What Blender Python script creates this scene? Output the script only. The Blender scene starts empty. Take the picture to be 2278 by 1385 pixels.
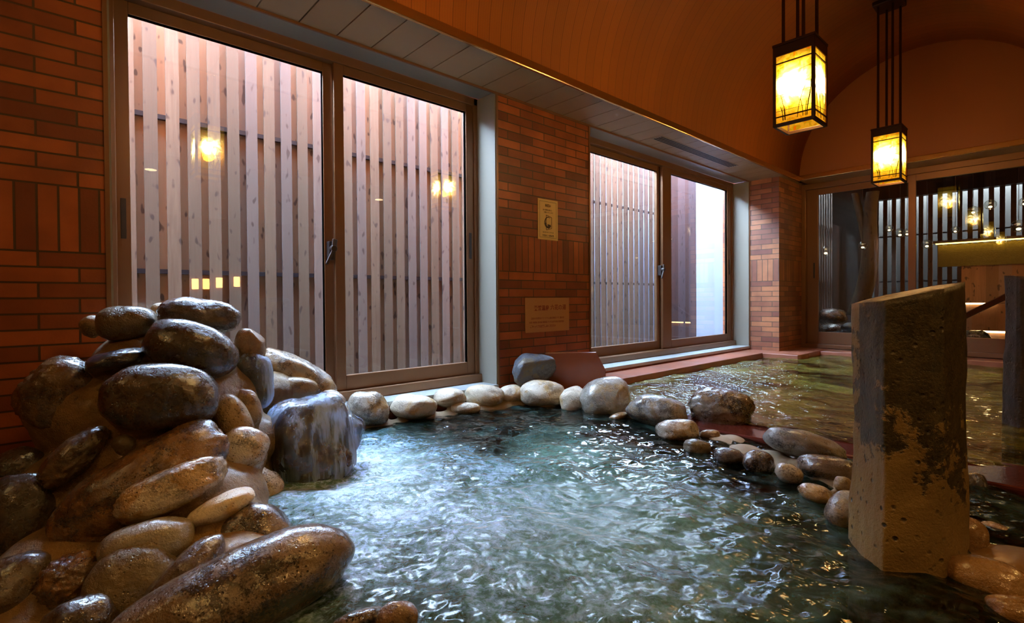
import bpy, bmesh, math, random
from mathutils import Vector, Matrix, noise, Euler

random.seed(7)
S = bpy.context.scene
COL = S.collection

# ---------------------------------------------------------------- camera
F_PX, CX, CY = 1144.0, 1139.0, 679.5            # focal length and principal point in pixels of 2278x1385
YAW, PITCH, ROLL = math.radians(47.57), math.radians(0.68), math.radians(-0.39)
CAM = Vector((3.0, 0.0, 0.0))
fw = Vector((-math.sin(YAW), math.cos(YAW), 0)); rt = Vector((math.cos(YAW), math.sin(YAW), 0)); up = Vector((0, 0, 1))
FW = fw * math.cos(PITCH) - up * math.sin(PITCH)
u1 = up * math.cos(PITCH) + fw * math.sin(PITCH)
RT = rt * math.cos(ROLL) + u1 * math.sin(ROLL)
UP = u1 * math.cos(ROLL) - rt * math.sin(ROLL)
cd = bpy.data.cameras.new('camera'); cam = bpy.data.objects.new('camera', cd); COL.objects.link(cam)
cd.sensor_width = 36; cd.lens = F_PX / 2278 * 36; cd.shift_y = (CY - 692.5) / 2278
cd.clip_start = 0.02; cd.clip_end = 200
cam.matrix_world = Matrix.Translation(CAM) @ Matrix((RT, UP, -FW)).transposed().to_4x4()
S.camera = cam

# ---------------------------------------------------------------- world, light, exposure
SKY = 98.0
w = bpy.data.worlds.new('sky'); S.world = w; w.use_nodes = True
wn = w.node_tree.nodes; wl = w.node_tree.links
bg = wn['Background']; bg.inputs[1].default_value = SKY
tcw = wn.new('ShaderNodeTexCoord'); sepw = wn.new('ShaderNodeSeparateXYZ'); rw = wn.new('ShaderNodeValToRGB')
wl.new(tcw.outputs['Generated'], sepw.inputs[0]); wl.new(sepw.outputs[2], rw.inputs[0]); wl.new(rw.outputs[0], bg.inputs[0])
rw.color_ramp.elements[0].position = 0.0; rw.color_ramp.elements[0].color = (0.60, 0.76, 1.0, 1)
rw.color_ramp.elements[1].position = 0.9; rw.color_ramp.elements[1].color = (0.55, 0.71, 1.0, 1)
LAMP_W = 25.0        # bulb of each hanging lantern
DOWN_W = 52.0
LAMP_COL = (1.0, 0.50, 0.11)
PANE_E = 75.0
S.view_settings.view_transform = 'Standard'; S.view_settings.look = 'None'
S.view_settings.gamma = 1; S.view_settings.exposure = 0.0
S.view_settings.use_curve_mapping = False
try:
    S.cycles.use_denoising = True
    S.cycles.max_bounces = 8; S.cycles.diffuse_bounces = 5; S.cycles.transparent_max_bounces = 16
    S.cycles.sample_clamp_indirect = 14; S.cycles.caustics_reflective = False; S.cycles.caustics_refractive = False
except Exception: pass

WZ = -0.72      # surface of the stone-rimmed pool
W2 = -0.70      # surface of the tiled pool

# ---------------------------------------------------------------- helpers
def ray(u, v): return (RT * (u - CX) + UP * (CY - v) + FW * F_PX) / F_PX
def at_d(u, v, d): return CAM + ray(u, v) * d
def at_z(u, v, z): r = ray(u, v); return CAM + r * (z / r.z)
def at_x(u, v, x): r = ray(u, v); return CAM + r * ((x - CAM.x) / r.x)
def at_y(u, v, y): r = ray(u, v); return CAM + r * (y / r.y)

def tag(o, label=None, cat=None, group=None, kind=None):
    if label: o['label'] = label
    if cat: o['category'] = cat
    if group: o['group'] = group
    if kind: o['kind'] = kind
    return o
def empty(name, loc, rz=0):
    o = bpy.data.objects.new(name, None); COL.objects.link(o); o.location = loc; o.rotation_euler = (0, 0, rz); o.empty_display_size = .05
    return o
class MB:
    def __init__(s): s.b = bmesh.new()
    def box(s, x0, x1, y0, y1, z0, z1):
        m = Matrix.Translation(((x0+x1)/2, (y0+y1)/2, (z0+z1)/2)) @ Matrix.Diagonal((abs(x1-x0), abs(y1-y0), abs(z1-z0), 1))
        bmesh.ops.create_cube(s.b, size=1, matrix=m); return s
    def bar(s, p, q, wx, wy, up=(0, 0, 1)):
        p, q = Vector(p), Vector(q); d = q - p; L = d.length; z = d.normalized()
        upv = Vector(up)
        if abs(z.dot(upv)) > .95: upv = Vector((1, 0, 0))
        x = upv.cross(z).normalized(); y = z.cross(x)
        m = Matrix.Translation((p + q) / 2) @ Matrix((x, y, z)).transposed().to_4x4() @ Matrix.Diagonal((wx, wy, L, 1))
        bmesh.ops.create_cube(s.b, size=1, matrix=m); return s
    def tube(s, p, q, r, r2=None, seg=12):
        p, q = Vector(p), Vector(q); d = q - p
        m = Matrix.Translation((p + q) / 2) @ d.to_track_quat('Z', 'Y').to_matrix().to_4x4()
        bmesh.ops.create_cone(s.b, cap_ends=True, segments=seg, radius1=r, radius2=r if r2 is None else r2, depth=d.length, matrix=m); return s
    def ball(s, c, r, sub=3, sc=(1, 1, 1)):
        bmesh.ops.create_icosphere(s.b, subdivisions=sub, radius=r, matrix=Matrix.Translation(c) @ Matrix.Diagonal((*sc, 1))); return s
    def prism(s, pts, d):
        """polygon pts extruded by vector d"""
        d = Vector(d); a = [s.b.verts.new(Vector(p)) for p in pts]; c = [s.b.verts.new(Vector(p) + d) for p in pts]
        s.b.faces.new(a); s.b.faces.new(c[::-1]); n = len(a)
        for i in range(n): s.b.faces.new((a[i], c[i], c[(i+1) % n], a[(i+1) % n]))
        return s
    def build(s, name, mat, parent=None, bevel=0, smooth=False, loc=None):
        bmesh.ops.recalc_face_normals(s.b, faces=s.b.faces)
        me = bpy.data.meshes.new(name); s.b.to_mesh(me); s.b.free()
        if loc is not None: me.transform(Matrix.Translation(-Vector(loc)))
        me.materials.append(mat)
        if smooth:
            for p in me.polygons: p.use_smooth = True
        o = bpy.data.objects.new(name, me); COL.objects.link(o)
        if loc is not None: o.location = loc
        if parent: o.parent = parent
        if bevel:
            m = o.modifiers.new('bevel', 'BEVEL'); m.width = bevel; m.segments = 2; m.limit_method = 'ANGLE'
        return o

class NT:
    def __init__(s, name):
        s.m = bpy.data.materials.new(name); s.m.use_nodes = True; s.t = s.m.node_tree; s.n = s.t.nodes; s.l = s.t.links
        s.p = s.n['Principled BSDF']; s.out = s.n['Material Output']
    def new(s, t, **k):
        n = s.n.new(t)
        for a, b in k.items():
            if a.startswith('i_'):
                a = a[2:]; key = int(a) if a.isdigit() else a.replace('_', ' ')
                s.put(n.inputs[key], b)
            else: setattr(n, a, b)
        return n
    def put(s, sock, v):
        if isinstance(v, bpy.types.NodeSocket): s.l.new(v, sock)
        elif isinstance(v, bpy.types.Node): s.l.new(v.outputs[0], sock)
        else: sock.default_value = v
    def math(s, op, a, b=0.0, c=0.0, clamp=False):
        n = s.n.new('ShaderNodeMath'); n.operation = op; n.use_clamp = clamp
        s.put(n.inputs[0], a); s.put(n.inputs[1], b); s.put(n.inputs[2], c); return n.outputs[0]
    def mix(s, f, a, b, blend='MIX'):
        n = s.n.new('ShaderNodeMix'); n.data_type = 'RGBA'; n.blend_type = blend
        s.put(n.inputs[0], f)
        for k, v in ((6, a), (7, b)):
            if isinstance(v, tuple) and len(v) == 3: v = (*v, 1)
            s.put(n.inputs[k], v)
        return n.outputs[2]
    def obj(s, scale=(1, 1, 1), loc=(0, 0, 0), rot=(0, 0, 0)):
        tc = s.n.new('ShaderNodeTexCoord'); mp = s.n.new('ShaderNodeMapping'); s.l.new(tc.outputs['Object'], mp.inputs[0])
        mp.inputs[3].default_value = scale; mp.inputs[1].default_value = loc; mp.inputs[2].default_value = rot; return mp.outputs[0]
    def noise(s, vec, scale, detail=4, rough=.55, dist=0.0):
        n = s.n.new('ShaderNodeTexNoise'); s.put(n.inputs['Vector'], vec); n.inputs['Scale'].default_value = scale
        n.inputs['Detail'].default_value = detail; n.inputs['Roughness'].default_value = rough; n.inputs['Distortion'].default_value = dist; return n.outputs[0]
    def ramp(s, f, stops, interp='LINEAR'):
        n = s.n.new('ShaderNodeValToRGB'); s.put(n.inputs[0], f); e = n.color_ramp.elements; n.color_ramp.interpolation = interp
        while len(e) < len(stops): e.new(.5)
        for i, (p, c) in enumerate(stops):
            e[i].position = p; c = (c, c, c) if not isinstance(c, tuple) else c; e[i].color = (*c[:3], 1)
        return n.outputs[0]
    def bump(s, h, st=.5, d=.01, normal=None):
        n = s.n.new('ShaderNodeBump'); s.put(n.inputs['Height'], h); n.inputs['Strength'].default_value = st; n.inputs['Distance'].default_value = d
        if normal is not None: s.put(n.inputs['Normal'], normal)
        return n.outputs[0]
    def set(s, **k):
        for a, b in k.items():
            a = a.replace('_', ' ')
            if isinstance(b, tuple) and len(b) == 3: b = (*b, 1)
            s.put(s.p.inputs[a], b)
        return s

def _fres(s, ior):
    g = s.n.new('ShaderNodeNewGeometry'); f = s.n.new('ShaderNodeFresnel')
    s.put(f.inputs[0], s.math('ADD', ior, s.math('MULTIPLY', g.outputs['Backfacing'], 1.0 / ior - ior))); return f
NT.fres = _fres
def plain(name, col, rough=.5, metal=0.0, bumps=0.0, bscale=60, var=0.0):
    t = NT(name); t.set(Roughness=rough, Metallic=metal)
    v = t.obj()
    n = t.noise(v, bscale, 3)
    if var: t.set(Base_Color=t.mix(t.ramp(t.noise(v, 3, 3), [(.3, 0.0), (.7, 1.0)]), tuple(c*(1-var) for c in col), tuple(min(1, c*(1+var)) for c in col)))
    else: t.set(Base_Color=col)
    if bumps: t.set(Normal=t.bump(n, bumps, .003))
    return t.m

def brick_mat(name, axis, c1, c2, mortar):
    t = NT(name)
    tc = t.new('ShaderNodeTexCoord'); sp = t.new('ShaderNodeSeparateXYZ'); t.l.new(tc.outputs['Object'], sp.inputs[0])
    z = sp.outputs[2]
    ge = t.new('ShaderNodeNewGeometry'); sn = t.new('ShaderNodeSeparateXYZ'); t.l.new(ge.outputs['True Normal'], sn.inputs[0])
    fx = t.math('GREATER_THAN', t.math('ABSOLUTE', sn.outputs[0]), .5)
    h = t.math('ADD', t.math('MULTIPLY', sp.outputs[1], fx), t.math('MULTIPLY', sp.outputs[0], t.math('SUBTRACT', 1.0, fx)))
    def tex(a, b, bw, rh, off):
        cb = t.new('ShaderNodeCombineXYZ', i_0=a, i_1=b)
        n = t.new('ShaderNodeTexBrick', offset=off, offset_frequency=2, squash=1.0)
        t.l.new(cb.outputs[0], n.inputs['Vector'])
        for k, v in (('Color1', (*c1, 1)), ('Color2', (*c2, 1)), ('Mortar', (*mortar, 1)), ('Scale', 1.0), ('Mortar Size', .0042), ('Mortar Smooth', .25), ('Bias', -.1), ('Brick Width', bw), ('Row Height', rh)):
            n.inputs[k].default_value = v
        return n
    band = t.math('MULTIPLY', t.math('GREATER_THAN', z, .205), t.math('LESS_THAN', z, .475))
    zz = t.math('ADD', t.math('SUBTRACT', z, .475), t.math('MULTIPLY', t.math('LESS_THAN', z, .3), .27))
    A = tex(t.math('ADD', h, 5.05), t.math('ADD', zz, 5.0), .252, .0625, .5)
    B = tex(t.math('ADD', z, .27 * 4 - .205), t.math('ADD', h, 5.0), .27, .0648, 0.0)
    col = t.mix(band, A.outputs['Color'], B.outputs['Color'])
    fac = t.mix(band, A.outputs['Fac'], B.outputs['Fac'])
    nn = t.noise(t.obj(), 90, 4)
    n2 = t.noise(t.obj(), 5, 3)
    col = t.mix(t.math('MULTIPLY', t.ramp(n2, [(.35, 0.0), (.75, 1.0)]), .5), col, tuple(c * .55 for c in c2))
    hh = t.math('ADD', t.math('MULTIPLY', fac, -1.0), t.math('MULTIPLY', nn, .18))
    t.set(Base_Color=col, Roughness=.42, Normal=t.bump(hh, .9, .006))
    return t.m

def wood(name, ca, cb, axis='z', rough=.6, board=None, knots=True):
    """weathered timber; colour differs from board to board (board = pitch, horizontal axis index)"""
    t = NT(name)
    sc = {'z': (1, 1, .06), 'y': (1, .06, 1), 'x': (.06, 1, 1)}[axis]
    v = t.obj(scale=sc)
    g = t.noise(v, 55, 5, .6, .6); g2 = t.noise(v, 9, 3, .5)
    f = t.ramp(t.math('ADD', t.math('MULTIPLY', g, .5), t.math('MULTIPLY', g2, .6)), [(.35, 0.0), (.75, 1.0)])
    col = t.mix(f, ca, cb)
    if board:
        tc = t.new('ShaderNodeTexCoord'); sp = t.new('ShaderNodeSeparateXYZ'); t.l.new(tc.outputs['Object'], sp.inputs[0])
        k = t.math('FLOOR', t.math('DIVIDE', t.math('ADD', sp.outputs[board[1]], board[2]), board[0]))
        wn_ = t.new('ShaderNodeTexWhiteNoise', noise_dimensions='1D'); t.put(wn_.inputs['W'], k)
        col = t.mix(t.math('MULTIPLY', wn_.outputs[0], .95), col, tuple(c * .42 for c in ca))
        wn2 = t.new('ShaderNodeTexWhiteNoise', noise_dimensions='1D'); t.put(wn2.inputs['W'], t.math('ADD', k, 31.7))
        col = t.mix(t.math('MULTIPLY', t.math('GREATER_THAN', wn2.outputs[0], .62), .35), col, (.17, .16, .18))
    if knots:
        kn = t.noise(t.obj(scale={'z': (1, 1, .45), 'y': (1, .45, 1), 'x': (.45, 1, 1)}[axis]), 26, 1, .3)
        col = t.mix(t.ramp(kn, [(.66, 0.0), (.73, .8)]), col, (.035, .02, .02))
    t.set(Base_Color=col, Roughness=rough, Normal=t.bump(g, .4, .003)); return t.m

def stone(name, base, dark, warm, patch=.5, speck=.5, rough=.3, wet=.5, scale=1.0, coat=1.0):
    """river stone: two mineral tones in large patches, dark speckles, pores; a wet sheen"""
    t = NT(name); v = t.obj(scale=(scale,) * 3)
    rnd = t.new('ShaderNodeObjectInfo').outputs['Random']
    ofs = t.new('ShaderNodeVectorMath', operation='ADD'); t.l.new(v, ofs.inputs[0])
    cmb = t.new('ShaderNodeCombineXYZ', i_0=t.math('MULTIPLY', rnd, 37.0), i_1=t.math('MULTIPLY', rnd, 11.0), i_2=rnd); t.l.new(cmb.outputs[0], ofs.inputs[1])
    v = ofs.outputs[0]
    big = t.noise(v, 6.5, 5, .6, .5); fine = t.noise(v, 160, 3, .7); med = t.noise(v, 32, 5, .65)
    col = t.mix(t.ramp(t.math('ADD', big, t.math('MULTIPLY', t.math('SUBTRACT', med, .5), .35)), [(.62 - .25 * patch, 0.0), (.70 - .22 * patch, 1.0)]), base, warm)
    dk = t.ramp(t.math('ADD', t.noise(v, 11, 5, .65, .3), t.math('MULTIPLY', t.math('SUBTRACT', fine, .5), .55)), [(.60 - .12 * speck, 0.0), (.68 - .08 * speck, 1.0)])
    col = t.mix(t.math('MULTIPLY', dk, .25 + .65 * speck), col, dark)
    vor = t.new('ShaderNodeTexVoronoi', feature='F1'); t.put(vor.inputs['Vector'], v); vor.inputs['Scale'].default_value = 95
    pit = t.math('MULTIPLY', t.ramp(vor.outputs[0], [(.10, 1.0), (.30, 0.0)]), t.ramp(t.noise(v, 9, 3), [(.5, 0.0), (.62, 1.0)]))
    col = t.mix(t.math('MULTIPLY', pit, .8 * speck), col, tuple(c * .4 for c in dark))
    h = t.math('ADD', t.math('MULTIPLY', med, .55), t.math('ADD', t.math('MULTIPLY', fine, .22), t.math('MULTIPLY', pit, -.4)))
    big2 = t.noise(v, 14, 3, .5)
    h = t.math('ADD', h, t.math('MULTIPLY', big2, .9))
    bn = t.bump(h, .9, .012); cn = t.bump(h, .38, .008)
    t.set(Base_Color=col, Roughness=t.math('ADD', rough, t.math('MULTIPLY', t.math('SUBTRACT', med, .5), .6)), Normal=bn, Coat_Normal=cn, Coat_IOR=1.65,
          Coat_Weight=coat * wet, Coat_Roughness=.06)
    return t.m

# ---------------------------------------------------------------- materials
M = {}
M['brickY'] = brick_mat('red_brick_long_wall', 'y', (.50, .125, .030), (.16, .034, .012), (.075, .045, .020))
M['brickX'] = brick_mat('red_brick_pier', 'x', (.50, .20, .09), (.20, .07, .055), (.13, .09, .06))
M['bronze'] = plain('bronze_aluminium', (.25, .125, .06), .36, .45, .05, 200)
M['bronze_dark'] = plain('dark_aluminium', (.07, .06, .06), .35, .6)
M['gasket'] = plain('black_gasket', (.012, .012, .012), .5)
M['lining'] = plain('beige_lining_panel', (.30, .28, .23), .34, .0, .04, 40)
M['sillstone'] = plain('pale_sill_stone', (.42, .46, .47), .32, 0, .35, 120, .15)
M['gold'] = plain('brushed_brass_lip', (.62, .36, .13), .22, .9, .1, 150)
M['steel_lip'] = plain('brushed_lip', (.40, .30, .20), .25, .9)
M['terracotta'] = plain('terracotta_tile', (.34, .12, .07), .28, 0, .25, 100, .25)
M['granite_red'] = plain('polished_red_granite', (.09, .018, .012), .14, 0, .2, 70, .35)
M['paper'] = plain('laminated_notice_paper', (.78, .55, .20), .35)
M['paper2'] = plain('brown_notice_board', (.50, .24, .08), .35)
M['ink'] = plain('dark_ink', (.05, .02, .01), .6)
M['ink_red'] = plain('dark_red_ink', (.22, .03, .015), .6)
M['black_metal'] = plain('black_lantern_metal', (.035, .012, .006), .45, .4, .1)
M['pebblew'] = plain('x', (.5, .5, .5))
M['vent'] = plain('beige_vent_metal', (.30, .22, .14), .4, .3)
M['hole'] = plain('vent_slot_black', (.006, .005, .004), .8)
M['neighbour'] = plain('pale_render', (.27, .31, .39), .8, 0, .2, 30)
M['sky_backing'] = plain('grey_sky_backing', (.075, .07, .065), .8)
M['ground'] = plain('outside_gravel', (.10, .09, .08), .8, 0, .8, 60, .4)
M['floor'] = plain('dark_floor_stone', (.06, .045, .035), .3, 0, .3, 30, .3)
M['bed'] = plain('pool_bed', (.035, .040, .022), .6, 0, .5, 8, .6)
M['gable'] = plain('rust_plaster_gable', (.27, .085, .018), .6, 0, .1)
M['room'] = plain('plaster_rust', (.30, .11, .04), .6, 0, .1)

t = NT('ceiling_panel'); v = t.obj()
t.set(Base_Color=t.mix(t.noise(v, 5, 3), (.32, .205, .10), (.38, .25, .13)), Roughness=.5); M['soffit'] = t.m

t = NT('rust_vault_boards')   # fine vertical board joints that follow the curve of the vault
tc = t.new('ShaderNodeTexCoord'); sp = t.new('ShaderNodeSeparateXYZ'); t.l.new(tc.outputs['Object'], sp.inputs[0])
yy = sp.outputs[1]
fr = t.math('FRACT', t.math('DIVIDE', t.math('ADD', yy, 10.0), .088))
j1 = t.math('LESS_THAN', fr, .045)
fr2 = t.math('FRACT', t.math('DIVIDE', t.math('ADD', yy, 10.0), .0176)); j2 = t.math('LESS_THAN', fr2, .16)
k = t.math('FLOOR', t.math('DIVIDE', t.math('ADD', yy, 10.0), .088))
wn_ = t.new('ShaderNodeTexWhiteNoise', noise_dimensions='1D'); t.put(wn_.inputs['W'], k)
c = t.mix(wn_.outputs[0], (.46, .145, .026), (.40, .125, .022)); c = t.mix(t.math('MULTIPLY', j1, .6), c, (.05, .015, .006)); c = t.mix(t.math('MULTIPLY', j2, .16), c, (.08, .02, .01))
t.set(Base_Color=c, Roughness=.45, Normal=t.bump(t.math('MULTIPLY', t.math('MAXIMUM', j1, t.math('MULTIPLY', j2, .5)), -1.0), .5, .004)); M['vault'] = t.m

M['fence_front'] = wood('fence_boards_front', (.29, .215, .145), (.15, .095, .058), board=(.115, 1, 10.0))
M['fence_back'] = wood('fence_boards_back_lit', (.66, .43, .28), (.52, .32, .20), board=(.115, 1, 10.06))  # paler than the front boards: skylight from above put into the colour
M['fence_solid'] = wood('fence_boards_dark', (.12, .055, .038), (.06, .028, .02), board=(.10, 1, 10.0))
M['yard_wood'] = wood('yard_boards', (.42, .20, .10), (.27, .12, .06), board=(.15, 0, 10.0))
M['rail'] = plain('dark_fence_rail', (.03, .032, .045), .5)
M['yard_dark'] = wood('dark_stained_boards', (.15, .085, .04), (.09, .05, .025), board=(.15, 0, 10.0), knots=False)
M['reflection_tone'] = wood('pale_reflection', (.16, .11, .06), (.09, .06, .035))
M['handrail'] = wood('handrail_wood', (.13, .04, .02), (.08, .025, .012), axis='x', knots=False)

t = NT('yard_plaster'); v = t.obj()
t.set(Base_Color=t.mix(t.noise(v, 25, 5), (.12, .09, .025), (.22, .165, .05)), Roughness=.9, Normal=t.bump(t.noise(v, 60, 4), .8, .01)); M['yard_plaster'] = t.m

def emit(name, col, st):
    t = NT(name); t.set(Base_Color=(0, 0, 0), Emission_Color=(*col, 1), Emission_Strength=st); return t.m
M['led'] = emit('led_strip', (1.0, .66, .13), 14)
M['led_white'] = emit('led_warm_white', (1.0, .72, .38), 14)
M['down'] = emit('downlight_disc', (1.0, .70, .35), 12)
M['wash_light'] = emit('mirror_lamp_glow', (1.0, .55, .14), 26)

# window glass: a clear pane that also mirrors what stands in front of it
def glass(name, tint=(.93, .96, .96), ior=1.5, gain=1.15):
    t = NT(name)
    tr = t.new('ShaderNodeBsdfTransparent'); tr.inputs[0].default_value = (*tint, 1)
    gl = t.new('ShaderNodeBsdfGlossy'); gl.inputs['Roughness'].default_value = .004; gl.inputs['Color'].default_value = (1, 1, 1, 1)
    fr = t.fres(ior)
    mx = t.new('ShaderNodeMixShader'); t.put(mx.inputs[0], t.math('MULTIPLY', fr.outputs[0], gain, clamp=True)); t.l.new(tr.outputs[0], mx.inputs[1]); t.l.new(gl.outputs[0], mx.inputs[2])
    t.l.new(mx.outputs[0], t.out.inputs[0]); return t.m
M['pane'] = glass('window_glass')
M['pane_door'] = glass('door_glass', (.80, .78, .70), 1.5, .62)
M['bubble'] = glass('clear_ball_glass', (.93, .93, .88), 1.9, 1.4)

# lantern pane: painted translucent glass lit by the bulb behind it
t = NT('painted_lantern_glass')
tc = t.new('ShaderNodeTexCoord'); v = tc.outputs['Object']
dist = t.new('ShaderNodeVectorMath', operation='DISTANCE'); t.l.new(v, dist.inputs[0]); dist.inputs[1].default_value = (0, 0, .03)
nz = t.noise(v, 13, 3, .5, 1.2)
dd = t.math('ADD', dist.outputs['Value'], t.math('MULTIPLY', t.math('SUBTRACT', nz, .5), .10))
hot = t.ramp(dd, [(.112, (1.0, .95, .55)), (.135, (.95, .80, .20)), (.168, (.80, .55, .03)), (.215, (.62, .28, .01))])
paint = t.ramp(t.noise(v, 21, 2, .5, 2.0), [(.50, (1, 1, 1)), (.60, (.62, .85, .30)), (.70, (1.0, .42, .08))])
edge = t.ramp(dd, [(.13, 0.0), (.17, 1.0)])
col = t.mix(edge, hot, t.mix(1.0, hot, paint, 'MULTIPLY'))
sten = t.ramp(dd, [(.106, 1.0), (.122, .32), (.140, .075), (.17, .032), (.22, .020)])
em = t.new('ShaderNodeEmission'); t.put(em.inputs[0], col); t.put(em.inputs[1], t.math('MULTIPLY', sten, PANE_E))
tr = t.new('ShaderNodeBsdfTransparent'); tr.inputs[0].default_value = (1.0, .62, .22, 1)
mx = t.new('ShaderNodeMixShader'); mx.inputs[0].default_value = .55
t.l.new(tr.outputs[0], mx.inputs[1]); t.l.new(em.outputs[0], mx.inputs[2]); t.l.new(mx.outputs[0], t.out.inputs[0]); M['lantern'] = t.m

# stones
M['s_dark'] = stone('wet_dark_stone', (.045, .034, .024), (.012, .010, .010), (.085, .05, .022), .45, .6, .27, 1)
M['s_slate'] = stone('wet_slate_stone', (.085, .075, .070), (.02, .02, .022), (.12, .08, .045), .3, .6, .25, .9)
M['s_brown'] = stone('wet_brown_stone', (.085, .052, .026), (.02, .013, .010), (.15, .085, .032), .5, .7, .26, 1)
M['s_olive'] = stone('smooth_olive_stone', (.13, .10, .055), (.05, .035, .02), (.17, .12, .055), .4, .15, .30, .6)
M['s_grey'] = stone('grey_beige_stone', (.30, .27, .22), (.10, .08, .06), (.34, .25, .14), .4, .3, .30, .8)
M['s_pale'] = stone('pale_cream_stone', (.64, .56, .43), (.10, .07, .05), (.56, .38, .17), .45, .35, .55, .15)
M['s_palew'] = stone('pale_wet_stone', (.52, .46, .37), (.06, .05, .04), (.38, .24, .10), .5, .75, .28, .9)
M['s_ochre'] = stone('ochre_stone', (.30, .19, .075), (.04, .025, .015), (.24, .13, .045), .5, .5, .40, .5)
M['s_gran'] = stone('speckled_granite', (.17, .12, .075), (.018, .014, .012), (.11, .072, .042), .5, 1.1, .22, 1)
M['s_gran_grey'] = stone('speckled_grey_granite', (.26, .25, .23), (.035, .033, .033), (.22, .16, .09), .4, .9, .34, .7)
M['s_rust'] = stone('rusty_rough_stone', (.12, .06, .022), (.02, .012, .01), (.22, .11, .032), .6, .9, .26, 1, 1.4)
M['s_amber'] = stone('submerged_amber_stone', (.30, .17, .06), (.08, .04, .015), (.34, .20, .08), .5, .2, .25, .8)
M['s_blue'] = stone('blue_grey_stone', (.10, .11, .13), (.03, .03, .035), (.15, .12, .07), .5, .7, .5, .2)
M['s_blackwet'] = stone('black_wet_stone', (.028, .026, .030), (.01, .01, .012), (.06, .035, .02), .35, .5, .18, 1)
t = NT('sandy_mortar'); v = t.obj()
med = t.noise(v, 18, 5, .6); fine = t.noise(v, 220, 3, .7)
c = t.mix(t.ramp(med, [(.35, 0.0), (.65, 1.0)]), (.34, .205, .075), (.21, .12, .045)); c = t.mix(t.ramp(t.noise(v, 45, 4, .7), [(.60, 0.0), (.70, .8)]), c, (.05, .035, .025))
t.set(Base_Color=c, Roughness=.50, Normal=t.bump(t.math('ADD', t.math('MULTIPLY', fine, .6), t.math('MULTIPLY', med, 2.0)), 1.0, .014), Coat_Weight=.25, Coat_Roughness=.25); M['mortar'] = t.m
t = NT('pale_mortar'); v = t.obj()
med = t.noise(v, 18, 5, .6); fine = t.noise(v, 220, 3, .7)
c = t.mix(med, (.46, .38, .26), (.34, .24, .13)); t.set(Base_Color=c, Roughness=.55, Normal=t.bump(t.math('ADD', fine, med), .8, .006)); M['mortar_pale'] = t.m

def column_mat(name, dark, mid, lichen, lo, hi, zc, zr, sc=1.0, xl=-9.0):
    """basalt column: flaking ochre crust over dark stone; the crust is missing in one large patch"""
    t = NT(name); v = t.obj()
    tc = t.new('ShaderNodeTexCoord'); sp = t.new('ShaderNodeSeparateXYZ'); t.l.new(tc.outputs['Object'], sp.inputs[0])
    n = t.noise(v, 5.5 * sc, 6, .62, .3); fine = t.noise(v, 130, 3, .7); med = t.noise(v, 24, 5, .65)
    dz = t.math('DIVIDE', t.math('ABSOLUTE', t.math('SUBTRACT', sp.outputs[2], zc)), zr)     # where the crust has come off
    f = t.math('ADD', t.math('ADD', n, t.math('MULTIPLY', t.math('SUBTRACT', med, .5), .30)), t.math('MULTIPLY', t.math('SUBTRACT', dz, 1.0), .30))
    f = t.math('ADD', f, t.math('MULTIPLY', t.math('LESS_THAN', sp.outputs[0], xl), .16))
    crust = t.ramp(f, [(lo, 0.0), (hi, 1.0)])
    dk = t.mix(t.ramp(t.math('ADD', t.math('MULTIPLY', med, .6), t.math('MULTIPLY', fine, .5)), [(.42, 0.0), (.68, 1.0)]), dark, mid)
    lc = t.mix(t.noise(v, 9, 4), lichen, tuple(c * .6 for c in lichen))
    vor = t.new('ShaderNodeTexVoronoi', feature='F1'); t.put(vor.inputs['Vector'], v); vor.inputs['Scale'].default_value = 38
    hole = t.math('MULTIPLY', t.ramp(vor.outputs[0], [(.14, 1.0), (.30, 0.0)]), t.ramp(t.noise(v, 14, 3), [(.48, 0.0), (.60, 1.0)]))
    lc = t.mix(hole, lc, dark)
    t.set(Base_Color=t.mix(crust, dk, lc), Roughness=.42, Normal=t.bump(t.math('ADD', t.math('MULTIPLY', crust, .6), t.math('ADD', med, t.math('SUBTRACT', t.math('MULTIPLY', fine, .5), hole))), .7, .008), Coat_Weight=.15, Coat_Roughness=.3)
    return t.m
M['column'] = column_mat('crusted_basalt', (.026, .021, .012), (.10, .075, .03), (.36, .24, .085), .42, .46, -.15, .36, 1.25, 2.585)
M['column_dark'] = column_mat('dark_basalt', (.018, .012, .009), (.05, .03, .018), (.20, .11, .035), .60, .64, -.1, .9)

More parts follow.
